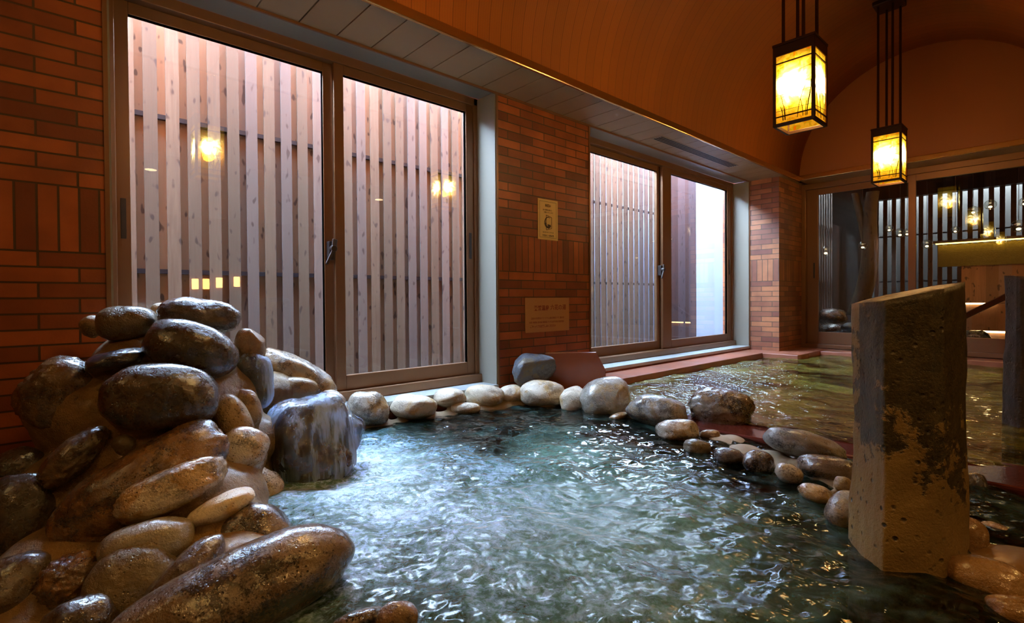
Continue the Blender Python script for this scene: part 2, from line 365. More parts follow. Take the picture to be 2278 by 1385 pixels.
# pool water: clear water carrying air bubbles (milky) and foam, under a rippled reflecting surface
def water_mat(name, clear, milk, foam, jets, base_milk, milk_max, foamy, bump, stretch=(1, 1, 1), nscale=3.0, rough=.03, plumes=()):
    t = NT(name); tc = t.new('ShaderNodeTexCoord'); P = tc.outputs['Object']
    mp = t.new('ShaderNodeMapping'); t.l.new(P, mp.inputs[0]); mp.inputs[3].default_value = stretch; v = mp.outputs[0]
    m = None
    for (x, y, r, a) in jets:
        d = t.new('ShaderNodeVectorMath', operation='DISTANCE'); t.l.new(P, d.inputs[0]); d.inputs[1].default_value = (x, y, WZ)
        q = t.math('MULTIPLY', t.math('POWER', t.math('MAXIMUM', t.math('SUBTRACT', 1.0, t.math('DIVIDE', d.outputs['Value'], r)), 0.0), 1.1), a)
        m = q if m is None else t.math('MAXIMUM', m, q)
    n1 = t.noise(v, nscale, 6, .62, 1.3); n2 = t.noise(v, nscale * 3.4, 7, .70, 1.9); n3 = t.noise(v, nscale * 10, 5, .7, 1.2)
    s1 = t.math('SUBTRACT', n1, .5)
    pl_ = 0.0
    for (x, y, r, a) in plumes:
        d = t.new('ShaderNodeVectorMath', operation='DISTANCE'); t.l.new(P, d.inputs[0]); d.inputs[1].default_value = (x, y, WZ)
        pl_ = t.math('MAXIMUM', pl_, t.math('MULTIPLY', t.math('MAXIMUM', t.math('SUBTRACT', 1.0, t.math('DIVIDE', d.outputs['Value'], r)), 0.0), a))
    mk = t.math('ADD', t.math('ADD', t.math('MAXIMUM', m, pl_), base_milk), t.math('MULTIPLY', s1, 1.5)) if m is not None else t.math('ADD', base_milk, t.math('MULTIPLY', s1, 1.6))
    milkf = t.math('MULTIPLY', t.ramp(mk, [(.05, 0.0), (.75, 1.0)]), milk_max)
    col = t.mix(t.ramp(n2, [(.38, 0.0), (.66, 1.0)]), milk, tuple(min(1, c * 1.9) for c in milk))
    if foamy:
        fine = t.noise(v, 46, 8, .78, .7)
        ff = t.ramp(t.math('ADD', t.math('ADD', t.math('MULTIPLY', fine, .62), t.math('MULTIPLY', n2, .28)), t.math('MULTIPLY', n1, .22)), [(.525, 0.0), (.66, 1.0)])
        fm = t.math('MULTIPLY', t.math('MULTIPLY', ff, t.math('ADD', .06, m)), foamy, clamp=True)
        col = t.mix(fm, col, foam)
        opac = t.math('MAXIMUM', milkf, fm)
    else: opac = milkf
    df = t.new('ShaderNodeBsdfDiffuse'); t.put(df.inputs[0], col)
    tr = t.new('ShaderNodeBsdfTransparent'); tr.inputs[0].default_value = (*clear, 1)
    mx = t.new('ShaderNodeMixShader'); t.put(mx.inputs[0], opac); t.l.new(tr.outputs[0], mx.inputs[1]); t.l.new(df.outputs[0], mx.inputs[2])
    gl = t.new('ShaderNodeBsdfGlossy'); t.put(gl.inputs['Roughness'], t.math('ADD', rough, t.math('MULTIPLY', t.math('MINIMUM', t.math('MAXIMUM', m, t.math('MULTIPLY', pl_, .8)), 1.0), .42)) if m is not None else rough); gl.inputs[0].default_value = (1, 1, 1, 1)
    bn = t.bump(t.math('ADD', t.noise(v, 11, 1.0, .45, .8), t.math('MULTIPLY', t.noise(v, 34, 0.0, .4, .5), .22)), 1.0, bump)
    bd = t.bump(n3, .5, .010)
    t.l.new(bn, gl.inputs['Normal']); t.l.new(bd, df.inputs['Normal'])
    fr = t.new('ShaderNodeFresnel'); fr.inputs[0].default_value = 1.36; t.l.new(bn, fr.inputs['Normal'])
    m2 = t.new('ShaderNodeMixShader'); t.l.new(fr.outputs[0], m2.inputs[0]); t.l.new(mx.outputs[0], m2.inputs[1]); t.l.new(gl.outputs[0], m2.inputs[2])
    t.l.new(m2.outputs[0], t.out.inputs[0]); return t.m
J = [(.95, .95, .72, 1.35), (1.35, .92, .80, .90), (1.75, 1.15, .60, .34), (1.5, .68, .7, .75), (2.0, .85, .6, .30)]
M['water'] = water_mat('bubbling_water', (.17, .23, .18), (.060, .135, .100), (.46, .66, 1.0), J, .04, .90, 1.9, .017, plumes=[(1.85, 1.25, .95, 1.15), (1.45, 1.75, .50, .75), (1.1, 2.15, .25, .5)])
M['water2'] = water_mat('still_hot_water', (.62, .66, .42), (.22, .20, .035), (.3, .3, .2), [], .20, .9, 0, .026, (1, 2.2, 1), 1.6)

t = NT('falling_water'); v = t.obj(scale=(1, 1, .06))
st = t.noise(v, 75, 3, .6, .1); s2 = t.noise(t.obj(scale=(1, 1, .2)), 11, 2, .5, .3)
a = t.ramp(t.math('ADD', t.math('MULTIPLY', st, .55), t.math('MULTIPLY', t.ramp(s2, [(.38, 0.0), (.64, 1.0)]), .45)), [(.36, 0.0), (.50, .22), (.70, 1.0)])
df = t.new('ShaderNodeBsdfDiffuse'); df.inputs[0].default_value = (.50, .68, 1.0, 1)
tl = t.new('ShaderNodeBsdfTranslucent'); tl.inputs[0].default_value = (.50, .68, 1.0, 1)
gl = t.new('ShaderNodeBsdfGlossy'); gl.inputs['Roughness'].default_value = .12
tr = t.new('ShaderNodeBsdfTransparent')
m0 = t.new('ShaderNodeMixShader'); m0.inputs[0].default_value = .35; t.l.new(df.outputs[0], m0.inputs[1]); t.l.new(tl.outputs[0], m0.inputs[2])
m1 = t.new('ShaderNodeMixShader'); t.put(m1.inputs[0], a); t.l.new(tr.outputs[0], m1.inputs[1]); t.l.new(m0.outputs[0], m1.inputs[2])
fr = t.fres(1.33); bn = t.bump(st, .6, .01); t.l.new(bn, fr.inputs['Normal']); t.l.new(bn, gl.inputs['Normal']); t.l.new(bn, df.inputs['Normal'])
m2 = t.new('ShaderNodeMixShader'); t.put(m2.inputs[0], t.math('MULTIPLY', fr.outputs[0], 1.0)); t.l.new(m1.outputs[0], m2.inputs[1]); t.l.new(gl.outputs[0], m2.inputs[2])
t.l.new(m2.outputs[0], t.out.inputs[0]); M['fall'] = t.m

# ---------------------------------------------------------------- the room
BX = .22                    # face of the brick wall; the glass stands at x = 0
W1 = (.215, 2.40); WW2 = (3.44, 6.61); SILL = -.605; SOF = 1.47; YB = 7.396; YV = 7.04
def struct(o, label=None): o['kind'] = 'structure'; (label and o.__setitem__('label', label)); return o
m = MB()
for y0, y1 in ((-3.0, W1[0]), (W1[1], WW2[0]), (WW2[1], YB + .2)): m.box(-.12, BX, y0, y1, -1.3, SOF)
for y0, y1 in (W1, WW2): m.box(-.12, BX, y0, y1, -1.3, SILL - .03)
m.box(-.12, BX, -3.0, YB + .2, SOF + .05, 3.0)
struct(m.build('wall_left', M['brickY']))
# brick pier beside the glass door
PX, PY = .575, WW2[1] + .007
struct(MB().box(BX, PX, PY, YB + .1, -1.3, SOF).build('wall_corner_pier', M['brickX']))
# dropped ceiling strip over the windows, in panels with open joints
m = MB(); y = -2.92
while y < YB: m.box(BX - .01, .655, y, y + .2075 - .007, SOF, SOF + .02); y += .2075
m.box(BX, .655, -3, YB, SOF + .018, SOF + .06)
struct(m.build('ceiling_soffit_panels', M['soffit']))
m = MB().box(.65, .672, -3, YV, SOF - .012, SOF + .045)
struct(m.build('trim_1', M['gold'], bevel=.005))
struct(MB().box(BX, BX + .012, -3, YB - .1, SOF - .014, SOF + .0).build('trim_2', M['bronze']))
# vault
m = MB(); b = m.b; NA = 72; ys = [-3.0, YV + .03]
R0, XC, ZC = 1.2, 1.86, 1.50
def ring(r, y): return [b.verts.new((XC - r * math.cos(math.pi * i / NA), y, ZC + r * math.sin(math.pi * i / NA))) for i in range(NA + 1)]
ri = [ring(R0, y) for y in ys]; ro = [ring(R0 + .1, y) for y in ys]
for i in range(NA):
    b.faces.new((ri[0][i], ri[0][i+1], ri[1][i+1], ri[1][i])); b.faces.new((ro[0][i], ro[1][i], ro[1][i+1], ro[0][i+1]))
    for k in (0, 1): b.faces.new((ri[k][i], ri[k][i+1], ro[k][i+1], ro[k][i]))
o = m.build('ceiling_vault', M['vault'], smooth=True); struct(o)
struct(MB().box(3.06, 7.2, -3, YB + .2, SOF, SOF + .06).build('ceiling_flat', M['room']))
struct(MB().box(-.12, 7.4, -3.1, YB + .2, 3.0, 3.1).build('ceiling_roof', M['room']))
struct(MB().box(.3, 3.4, YV + .01, YV + .14, SOF + .03, 3.0).build('wall_back_gable', M['gable']))
struct(MB().box(.62, 7.2, YV, YB + .05, SOF, SOF + .03).build('ceiling_back_soffit', M['soffit']))
m = MB().box(.655, 7.2, YV - .012, YV + .01, SOF - .005, SOF + .055)
struct(m.build('trim_3', M['gold'], bevel=.006))
struct(MB().box(-.12, 7.3, -3.1, -3.0, -1.3, 3.0).build('wall_rear', M['room']))
struct(MB().box(7.2, 7.3, -3.0, YB + .2, -1.3, 3.0).build('wall_right', M['room']))
struct(MB().box(3.4, 7.2, YB, YB + .1, -1.3, SOF).build('wall_back', M['room']))

# window: frame, sashes, glass, reveal lining, sill
def window(name, y0, y1, g):
    r = empty(name, (0, (y0 + y1) / 2, SILL)); struct(r); org = Vector((0, (y0 + y1) / 2, SILL))
    def P(mb, n, mat, par=r, **k):
        o = mb.build(n, mat, **k); o.data.transform(Matrix.Translation(-org)); o.parent = par; return o
    zt = SOF + .008
    (a0, a1, b0, b1) = g; gz0, gz1 = -.455, 1.365
    m = MB().box(-.07, .022, y0, y0 + .045, SILL, zt).box(-.07, .022, y1 - .045, y1, SILL, zt).box(-.07, .022, y0, y1, zt - .055, zt).box(-.07, .055, y0, y1, SILL, SILL + .06)
    P(m, 'window_frame', M['bronze'], bevel=.004)
    # inner (nearer) sash on the right, outer sash on the left
    for nm, s0, s1, p0, p1, xs in (('window_sash', y0 + .045, b0 - .045, a0, a1, -.045), ('window_sash', a1 + .05, y1 - .045, b0, b1, -.005)):
        th = .016
        m = MB().box(xs - th, xs + th, s0, p0, SILL + .06, zt - .055).box(xs - th, xs + th, p1, s1, SILL + .06, zt - .055)
        m.box(xs - th, xs + th, p0, p1, gz1, zt - .055).box(xs - th, xs + th, p0, p1, SILL + .06, gz0)
        so = P(m, nm, M['bronze'], bevel=.003)
        q = .006
        m = MB().box(xs - th - .002, xs + .012, p0 - q, p0, gz0 - q, gz1 + q).box(xs - th - .002, xs + .012, p1, p1 + q, gz0 - q, gz1 + q).box(xs - th - .002, xs + .012, p0, p1, gz1, gz1 + q).box(xs - th - .002, xs + .012, p0, p1, gz0 - q, gz0)
        P(m, 'glazing_seal', M['gasket'], so)
        pn = P(MB().box(xs - .003, xs + .003, p0, p1, gz0, gz1), 'pane', M['pane'], so)
        hy = (s0 + p0) / 2 if xs < -.02 else (s1 + p1) / 2
        P(MB().box(xs + th, xs + th + .004, hy - .011, hy + .011, .30, .49), 'finger_pull', M['bronze_dark'], so, bevel=.003)
    # crescent lock on the meeting stile
    hy = a1 + .03; hz = .30
    m = MB().box(-.029, .012, hy - .018, hy + .018, hz - .055, hz + .055).tube((.012, hy, hz + .01), (.045, hy, hz + .01), .02).bar((.036, hy, hz + .01), (.036, hy - .045, hz - .085), .016, .012, (1, 0, 0)).bar((.036, hy, hz + .01), (.030, hy + .01, hz + .065), .03, .014, (1, 0, 0))
    P(m, 'sash_lock', M['bronze_dark'], bevel=.004)
    m = MB().box(.022, BX, y0 - .0, y0 + .012, SILL, SOF).box(.022, BX, y1 - .012, y1, SILL, SOF)
    P(m, 'reveal_lining', M['lining'])
    P(MB().box(.022, BX - .001, y0, y1, zt - .0, zt + .02), 'head_lining', M['lining'])
    P(MB().box(-.08, BX + .012, y0 + .002, y1 - .002, SILL - .03, SILL), 'window_sill', M['sillstone'], bevel=.003)
    m = MB().box(BX, BX + .008, y0 - .012, y0 + .004, SILL, SOF).box(BX, BX + .008, y1 - .004, y1 + .012, SILL, SOF)
    P(m, 'corner_bead', M['bronze'])
    return r
window('window_1', *W1, (.318, 1.252, 1.363, 2.290))
window('window_2', *WW2, (3.55, 4.885, 5.11, 6.455))

# sliding glass door at the back
r = empty('door_1', (1.7, YB, -.61)); struct(r); org = Vector((1.7, YB, -.61))
def P(mb, n, mat, par=r, **k):
    o = mb.build(n, mat, **k); o.data.transform(Matrix.Translation(-org)); o.parent = par; return o
P(MB().box(PX, 3.6, YB - .02, YB + .08, 1.40, SOF).box(PX, PX + .05, YB - .02, YB + .08, -.61, 1.40).box(PX, 3.6, YB - .03, YB + .08, -.65, -.60).box(3.5, 3.6, YB - .02, YB + .08, -.61, 1.4), 'door_frame', M['bronze'], bevel=.004)
for x0, x1, g0, g1, yy_ in ((PX + .05, 1.745, .756, 1.70, YB + .05), (1.70, 3.5, 1.772, 3.43, YB + .012)):
    so = P(MB().box(x0, g0, yy_ - .016, yy_ + .016, -.60, 1.40).box(g1, x1, yy_ - .016, yy_ + .016, -.60, 1.40).box(g0, g1, yy_ - .016, yy_ + .016, 1.325, 1.40).box(g0, g1, yy_ - .016, yy_ + .016, -.60, -.445), 'sliding_sash', M['bronze'], bevel=.003)
    P(MB().box(g0, g1, yy_ - .003, yy_ + .003, -.445, 1.325), 'pane', M['pane_door'], so)
P(MB().box(.70, .72, YB + .028, YB + .034, .25, .45), 'finger_pull', M['bronze_dark'])

# linear vent let into the ceiling strip above the right window
m = MB().box(.372, .478, 4.15, 5.72, SOF - .004, SOF + .002)
vt = m.build('ceiling_vent', M['vent'], loc=(.425, 4.93, SOF - .004)); tag(vt, 'long slotted air vent in the ceiling strip above the right window', 'vent')
m = MB()
for k in range(4): m.box(.383 + k * .0235, .397 + k * .0235, 4.17, 5.70, SOF - .0052, SOF - .0035)
o = m.build('vent_slots', M['hole']); o.data.transform(Matrix.Translation((-.425, -4.93, -(SOF - .004)))); o.parent = vt

# ---------------------------------------------------------------- notices on the brick wall
def txt(s, size, loc, mat, parent, org, bold=0.0, align='CENTER'):
    c = bpy.data.curves.new('printed_text', 'FONT'); c.body = s; c.size = size; c.align_x = align; c.extrude = .0003; c.offset = bold
    o = bpy.data.objects.new('printed_text', c); COL.objects.link(o); c.materials.append(mat)
    bpy.context.view_layer.update(); me = bpy.data.meshes.new_from_object(o.evaluated_get(bpy.context.evaluated_depsgraph_get()))
    bpy.data.objects.remove(o); o = bpy.data.objects.new('printed_text', me); COL.objects.link(o)
    if not me.materials: me.materials.append(mat)
    o.matrix_world = Matrix.Translation(Vector(loc) - Vector(org)) @ Matrix(((0, 0, 1), (1, 0, 0), (0, 1, 0))).to_4x4()
    o.parent = parent; return o
org = (BX + .004, 2.925, .62)
n1 = MB().box(BX + .001, BX + .004, 2.813, 3.037, .463, .777).build('notice', M['paper'], loc=org)
tag(n1, 'tall yellow notice with a turning arrow symbol on the brick wall', 'sign')
X0 = BX + .0043
m = MB()
for y0, y1, z0, z1 in ((2.83, 3.02, .758, .760), (2.83, 3.02, .480, .482), (2.83, 2.832, .48, .76), (3.018, 3.02, .48, .76)): m.box(X0, X0 + .0004, y0, y1, z0, z1)
o = m.build('printed_border', M['ink']); o.data.transform(Matrix.Translation(-Vector(org))); o.parent = n1
m = MB()   # opening door with a turning arrow
P4 = [(2.905, .655), (2.965, .640), (2.965, .555), (2.905, .540)]
for i in range(4):
    a, c_ = P4[i], P4[(i+1) % 4]; m.bar((X0 + .0004, a[0], a[1]), (X0 + .0004, c_[0], c_[1]), .004, .0008, (1, 0, 0))
for i in range(26):
    t0, t1 = math.radians(60 + i * 10), math.radians(70 + i * 10)
    wd = .004 + .009 * min(i, 26 - i) / 13 + (.006 if i > 12 else 0)
    m.bar((X0 + .0008, 2.926 + .036 * math.cos(t0), .600 + .04 * math.sin(t0)), (X0 + .0008, 2.926 + .036 * math.cos(t1), .600 + .04 * math.sin(t1)), wd, .0008, (1, 0, 0))
m.prism([(X0 + .001, 2.915, .585), (X0 + .001, 2.955, .582), (X0 + .001, 2.932, .548)], (.0005, 0, 0))
o = m.build('arrow_symbol', M['ink']); o.data.transform(Matrix.Translation(-Vector(org))); o.parent = n1
txt('お願い', .022, (X0, 2.925, .722), M['ink'], n1, org, .001)
txt('扉の開閉は静かに', .013, (X0, 2.92, .690), M['ink'], n1, org)
txt('お願いいたします', .013, (X0, 2.93, .672), M['ink'], n1, org)
txt('ご協力ありがとうございます', .010, (X0, 2.925, .518), M['ink'], n1, org)
txt('天然温泉  六花の湯', .015, (X0, 2.925, .490), M['ink'], n1, org, .0006)
org = (BX + .006, 2.918, -.12)
n2 = MB().box(BX + .001, BX + .006, 2.670, 3.165, -.252, .012).build('notice', M['paper2'], loc=org, bevel=.001)
tag(n2, 'wide brown notice with dark Japanese lettering low on the brick wall', 'sign')
X0 = BX + .0063
txt('天然温泉', .042, (X0, 2.845, -.082), M['ink_red'], n2, org, .001)
txt('六花の湯', .046, (X0, 3.035, -.080), M['ink_red'], n2, org, .0006)
txt('温泉の泉質はナトリウム塩化物泉です 源泉名', .0185, (X0, 2.918, -.152), M['ink_red'], n2, org)
txt('効能 神経痛 筋肉痛 関節痛 冷え性 疲労回復 健康増進', .0165, (X0, 2.905, -.182), M['ink_red'], n2, org)
txt('ごゆっくりお楽しみください', .022, (X0, 2.86, -.215), M['ink_red'], n2, org, .0005)

# ---------------------------------------------------------------- hanging lanterns
def lantern():
    root = empty('hanging_lantern', (0, 0, 0)); h = .106; z0, z1 = -.20, .22
    m = MB()
    for sx in (-1, 1):
        for sy in (-1, 1): m.box(sx * h - .009, sx * h + .009, sy * h - .009, sy * h + .009, z0 - .01, z1 + .05)
    for z, tt in ((z1 + .02, .03), (z0 - .002, .010)):
        for s in (-1, 1): m.box(-h, h, s * h - .008, s * h + .008, z - tt, z + tt); m.box(s * h - .008, s * h + .008, -h, h, z - tt, z + tt)
    m.build('lantern_frame', M['black_metal'], root, bevel=.002)
    for z in (z1 - .055, z0 + .045):
        m = MB()
        for s in (-1, 1): m.box(-h - .009, h + .009, s * (h + .006) - .003, s * (h + .006) + .003, z - .0035, z + .0035); m.box(s * (h + .006) - .003, s * (h + .006) + .003, -h, h, z - .0035, z + .0035)
        m.build('cross_bar', M['black_metal'], root)
    MB().box(-h - .012, h + .012, -h - .012, h + .012, z1 + .05, z1 + .066).build('lantern_cap', M['black_metal'], root, bevel=.003)
    rnd = random.Random(4)
    for k in range(4):
        R = Matrix.Rotation(k * math.pi / 2, 4, 'Z')
        m = MB().box(-h + .009, h - .009, -h - .0015, -h + .0015, z0 + .008, z1 - .01); bmesh.ops.transform(m.b, matrix=R, verts=m.b.verts)
        pn = m.build('glass_panel', M['lantern'], root)
        m = MB()    # thin painted stems and grasses
        for i in range(9):
            x = -h + .02 + rnd.random() * (2 * h - .04); z = z0 + .02; L = .07 + rnd.random() * .16; dx = rnd.uniform(-.35, .35)
            p = Vector((x, -h - .003, z))
            for j in range(5):
                q = p + Vector((dx * L / 5 * (.3 + j * .35), 0, L / 5)); q.x = max(-h + .012, min(h - .012, q.x)); m.bar(p, q, .0032, .001, (0, 1, 0)); p = q
        for i in range(3):
            z = z0 + .06 + i * .11 + rnd.random() * .03; m.bar((-h + .01, -h - .003, z), (h - .01, -h - .003, z + rnd.uniform(-.03, .03)), .0022, .001, (0, 1, 0))
        bmesh.ops.transform(m.b, matrix=R, verts=m.b.verts)
        m.build('painted_stems', M['black_metal'], pn)
    m = MB()
    for x, y in ((-.07, -.07), (-.03, .05), (.035, -.05), (.07, .07)): m.tube((x, y, z1 + .06), (x, y, 1.44), .010, seg=8)
    m.build('hanging_rods', M['black_metal'], root)
    MB().box(-.11, .11, -.11, .11, 1.40, 1.45).build('ceiling_plate', M['black_metal'], root, bevel=.01)
    MB().ball((0, 0, .03), .03).build('bulb', emit('bulb_glow', (1.0, .75, .35), 25), root, smooth=True)
    return root
def copy_tree(o, parent=None):
    c = o.copy(); COL.objects.link(c); c.parent = parent
    for ch in list(o.children): copy_tree(ch, c)
    return c
LP = [((1.87, 3.415, 1.245), 'larger square lantern with glowing painted glass, nearest from the ceiling'),
      ((1.845, 5.76, 1.255), 'smaller looking lit square lantern hanging before the glass door'),
      ((1.84, 1.05, 1.245), 'lit square lantern hanging overhead, seen mirrored in the left window')]
LP.append(((1.84, -1.30, 1.245), 'lit square lantern hanging farthest back behind the viewpoint'))
L0 = lantern()
for i, (loc, lab) in enumerate(LP):
    o = L0 if i == 0 else copy_tree(L0)
    o.location = loc; tag(o, lab, 'lantern', 'hanging lanterns')
    ld = bpy.data.lights.new('lantern_bulb', 'POINT'); ld.energy = LAMP_W; ld.color = LAMP_COL; ld.shadow_soft_size = .045
    lo = bpy.data.objects.new('lantern_bulb', ld); COL.objects.link(lo); lo.parent = o; lo.location = (0, 0, -.02)
for (x, y) in ((3.75, .9), (3.75, 3.6), (3.9, -1.2)):
    o = MB().tube((x, y, SOF - .02), (x, y, SOF + .0), .07, seg=24).build('ceiling_downlight', M['bronze_dark'], loc=(x, y, SOF - .02)); tag(o, 'round warm downlight set in the flat ceiling at the right, outside the picture', 'ceiling light', 'downlights in the flat ceiling')
    g_ = MB().tube((x, y, SOF - .023), (x, y, SOF - .019), .055, seg=24).build('lamp_disc', M['down'], loc=(x, y, SOF - .02)); g_.parent = o; g_.location = (0, 0, 0)
    ld = bpy.data.lights.new('downlight', 'SPOT'); ld.energy = DOWN_W; ld.color = (1.0, .52, .14); ld.shadow_soft_size = .05; ld.spot_size = math.radians(140); ld.spot_blend = .6
    lo = bpy.data.objects.new('downlight', ld); COL.objects.link(lo); lo.parent = o; lo.location = (0, 0, -.01)
# small lamps over the washing places across the room: seen mirrored in the window
for k, (y, z) in enumerate(((1.963, .306), (2.129, .309), (2.335, .336), (2.62, .357))):
    o = MB().box(7.17, 7.2, y - .05, y + .05, z - .09, z + .09).build('mirror_lamp', M['wash_light'], loc=(7.2, y, z), bevel=.01)
    tag(o, 'small glowing lamp on the wall across the room, mirrored low in the left window', 'lamp', 'mirror lamps across the room')

# ---------------------------------------------------------------- pools: basins, rims, water
struct(MB().box(-.1, 7.2, -3.0, 2.63, -1.25, -1.12).build('floor', M['bed']))
struct(MB().box(3.75, 7.2, -3.0, 2.63, -1.12, -.66).build('floor_deck', M['floor']))
struct(MB().box(.22, 7.2, 2.87, YB, -1.25, -1.05).build('floor_tiled_pool', M['terracotta']))
m = MB().box(BX + .001, .515, 2.95, PY - .34, -1.1, -.65)
m.box(BX + .001, .90, PY - .34, PY - .001, -1.1, -.65).box(PX + .001, .90, PY - .001, YB - .031, -1.1, -.65)
rim = m.build('pool_ledge', M['terracotta'], bevel=.006, loc=(.36, 4.5, -1.1)); tag(rim, 'terracotta tile ledge along the wall below the right window', 'ledge')
for y in (3.35, 3.65, 4.25, 4.85, 5.45, 6.05):
    o = MB().box(BX + .02, .516, y, y + .006, -.6495, -.6488).build('tile_joint', M['sillstone']); o.data.transform(Matrix.Translation((-.36, -4.5, 1.1))); o.parent = rim
o = MB().box(.90, 7.2, 7.02, YB - .03, -1.1, -.655).build('pool_ledge', M['terracotta'], bevel=.006, loc=(3, 7.2, -1.1)); tag(o, 'terracotta tile ledge below the glass door at the far pool end', 'ledge')
# dividing wall with red granite coping (water runs over it)
o = MB().box(1.3, 7.2, 2.64, 3.0, -.765, -.703).build('granite_coping', M['granite_red'], bevel=.012, loc=(3, 2.8, -.765)); tag(o, 'polished dark red granite coping between the two pools', 'coping')
t = NT('brown_wall_tile'); br = t.new('ShaderNodeTexBrick', offset=.5)
tc = t.new('ShaderNodeTexCoord'); sp = t.new('ShaderNodeSeparateXYZ'); t.l.new(tc.outputs['Object'], sp.inputs[0]); cb = t.new('ShaderNodeCombineXYZ', i_0=sp.outputs[0], i_1=sp.outputs[2]); t.l.new(cb.outputs[0], br.inputs['Vector'])
for k_, v_ in (('Color1', (.42, .17, .08, 1)), ('Color2', (.26, .10, .05, 1)), ('Mortar', (.05, .03, .02, 1)), ('Scale', 1.0), ('Mortar Size', .003), ('Brick Width', .2), ('Row Height', .065)): br.inputs[k_].default_value = v_
t.set(Base_Color=br.outputs[0], Roughness=.25); M['walltile'] = t.m
o = MB().box(.6, 7.2, 2.69, 2.95, -1.2, -.766).build('pool_divider', M['walltile'], loc=(3, 2.8, -1.2)); tag(o, 'brown tiled low wall carrying the red granite coping', 'low wall')
# diagonal red granite slab closing the corner
a, c_ = Vector((.36, 2.74, 0)), Vector((.64, 2.99, 0)); dn = Vector((-.03, .034, 0))
o = MB().prism([(a.x, a.y, -.80), (c_.x + .05, c_.y + .045, -.80), (c_.x + .05, c_.y + .045, -.52), (c_.x, c_.y, -.39), (a.x, a.y, -.395)], dn).build('granite_slab', M['granite_red'], bevel=.004, loc=(.5, 2.87, -.8))
M['slab'] = plain('red_granite_panel', (.24, .06, .022), .22, 0, .1, 50, .15); o.data.materials[0] = M['slab']
tag(o, 'upright red granite panel with a slanted corner under the wide notice', 'panel')

def water_grid(name, x0, x1, y0, y1, z, step, amp, mat, jets, sc=1.0):
    nx = int((x1 - x0) / step) + 1; ny = int((y1 - y0) / step) + 1
    V = []; Fc = []
    for j in range(ny):
        for i in range(nx):
            x, y = x0 + i * step, y0 + j * step
            a_ = amp * 1.25
            for (jx, jy, r_, s_) in jets:
                a_ = max(a_, amp * s_ * max(0, 1 - math.hypot(x - jx, y - jy) / (r_ * 1.3)) * 1.6)
            h = noise.noise((x * 3.1 * sc, y * 3.1 * sc, 1.3)) * .9 + noise.noise((x * 7.5 * sc, y * 9 * sc, 4.1)) * .55 + noise.noise((x * 19 * sc, y * 23 * sc, 9.7)) * .26
            V.append((x, y, z + a_ * h))
    for j in range(ny - 1):
        for i in range(nx - 1):
            if name == 'pool_water' and z == WZ and (y0 + j * step < .40 and x0 + i * step < 1.72 or y0 + j * step < .1 and x0 + i * step < 1.95): continue
            k_ = j * nx + i; Fc.append((k_, k_ + 1, k_ + nx + 1, k_ + nx))
    me = bpy.data.meshes.new(name); me.from_pydata(V, [], Fc); me.materials.append(mat)
    for p in me.polygons: p.use_smooth = True
    o = bpy.data.objects.new(name, me); COL.objects.link(o); return o
o = water_grid('pool_water', .225, 3.76, -1.2, 2.66, WZ, .0145, .017, M['water'], J)
tag(o, 'bubbling greenish hot spring water with white foam in the stone-rimmed pool', 'water', kind='stuff')
o = water_grid('pool_water', .50, 5.2, 2.86, 7.05, W2, .022, .013, M['water2'], [], 1.0)
tag(o, 'calm olive green water of the tiled pool behind', 'water', kind='stuff')

# ---------------------------------------------------------------- stones
def rock_mesh(name, half, n=2.3, amp=.10, cuts=0, seed=0, sub=4, sharp=.0):
    bm = bmesh.new(); bmesh.ops.create_icosphere(bm, subdivisions=sub, radius=1)
    rnd = random.Random(seed); off = Vector((rnd.uniform(-50, 50), rnd.uniform(-50, 50), rnd.uniform(-50, 50)))
    pl = []
    for _ in range(cuts):
        q = Vector((rnd.gauss(0, 1), rnd.gauss(0, 1), rnd.gauss(0, 1))).normalized(); pl.append((q, rnd.uniform(.62, .85)))
    sz = sum(half) / 3
    for v in bm.verts:
        p = v.co.normalized()
        r = (abs(p.x) ** n + abs(p.y) ** n + abs(p.z) ** n) ** (-1 / n)
        r *= 1 + amp * (noise.noise(p * 1.15 + off) * 1.2 + noise.noise(p * 2.6 + off * 2) * .45)
        if sharp: r *= 1 + sharp * (abs(noise.noise(p * 3.5 + off)) + .5 * abs(noise.noise(p * 8 + off)) - .25)
        q = p * r
        for nn, cc in pl:
            d = q.dot(nn) - cc
            if d > 0: q -= nn * d * .85
        v.co = q
    # rescale to exact half sizes
    for ax in range(3):
        mx = max(v.co[ax] for v in bm.verts); mn = min(v.co[ax] for v in bm.verts)
        for v in bm.verts: v.co[ax] = ((v.co[ax] - mn) / (mx - mn) * 2 - 1) * half[ax]
    for v in bm.verts:
        f = .0022 + .006 * sz
        v.co += v.normal * (noise.noise(v.co * 14 + off) * f + noise.noise(v.co * 45 + off) * f * .3)
    me = bpy.data.meshes.new(name); bm.to_mesh(me); bm.free()
    for p in me.polygons: p.use_smooth = True
    return me
SEED = [100]
BLOBS = {}
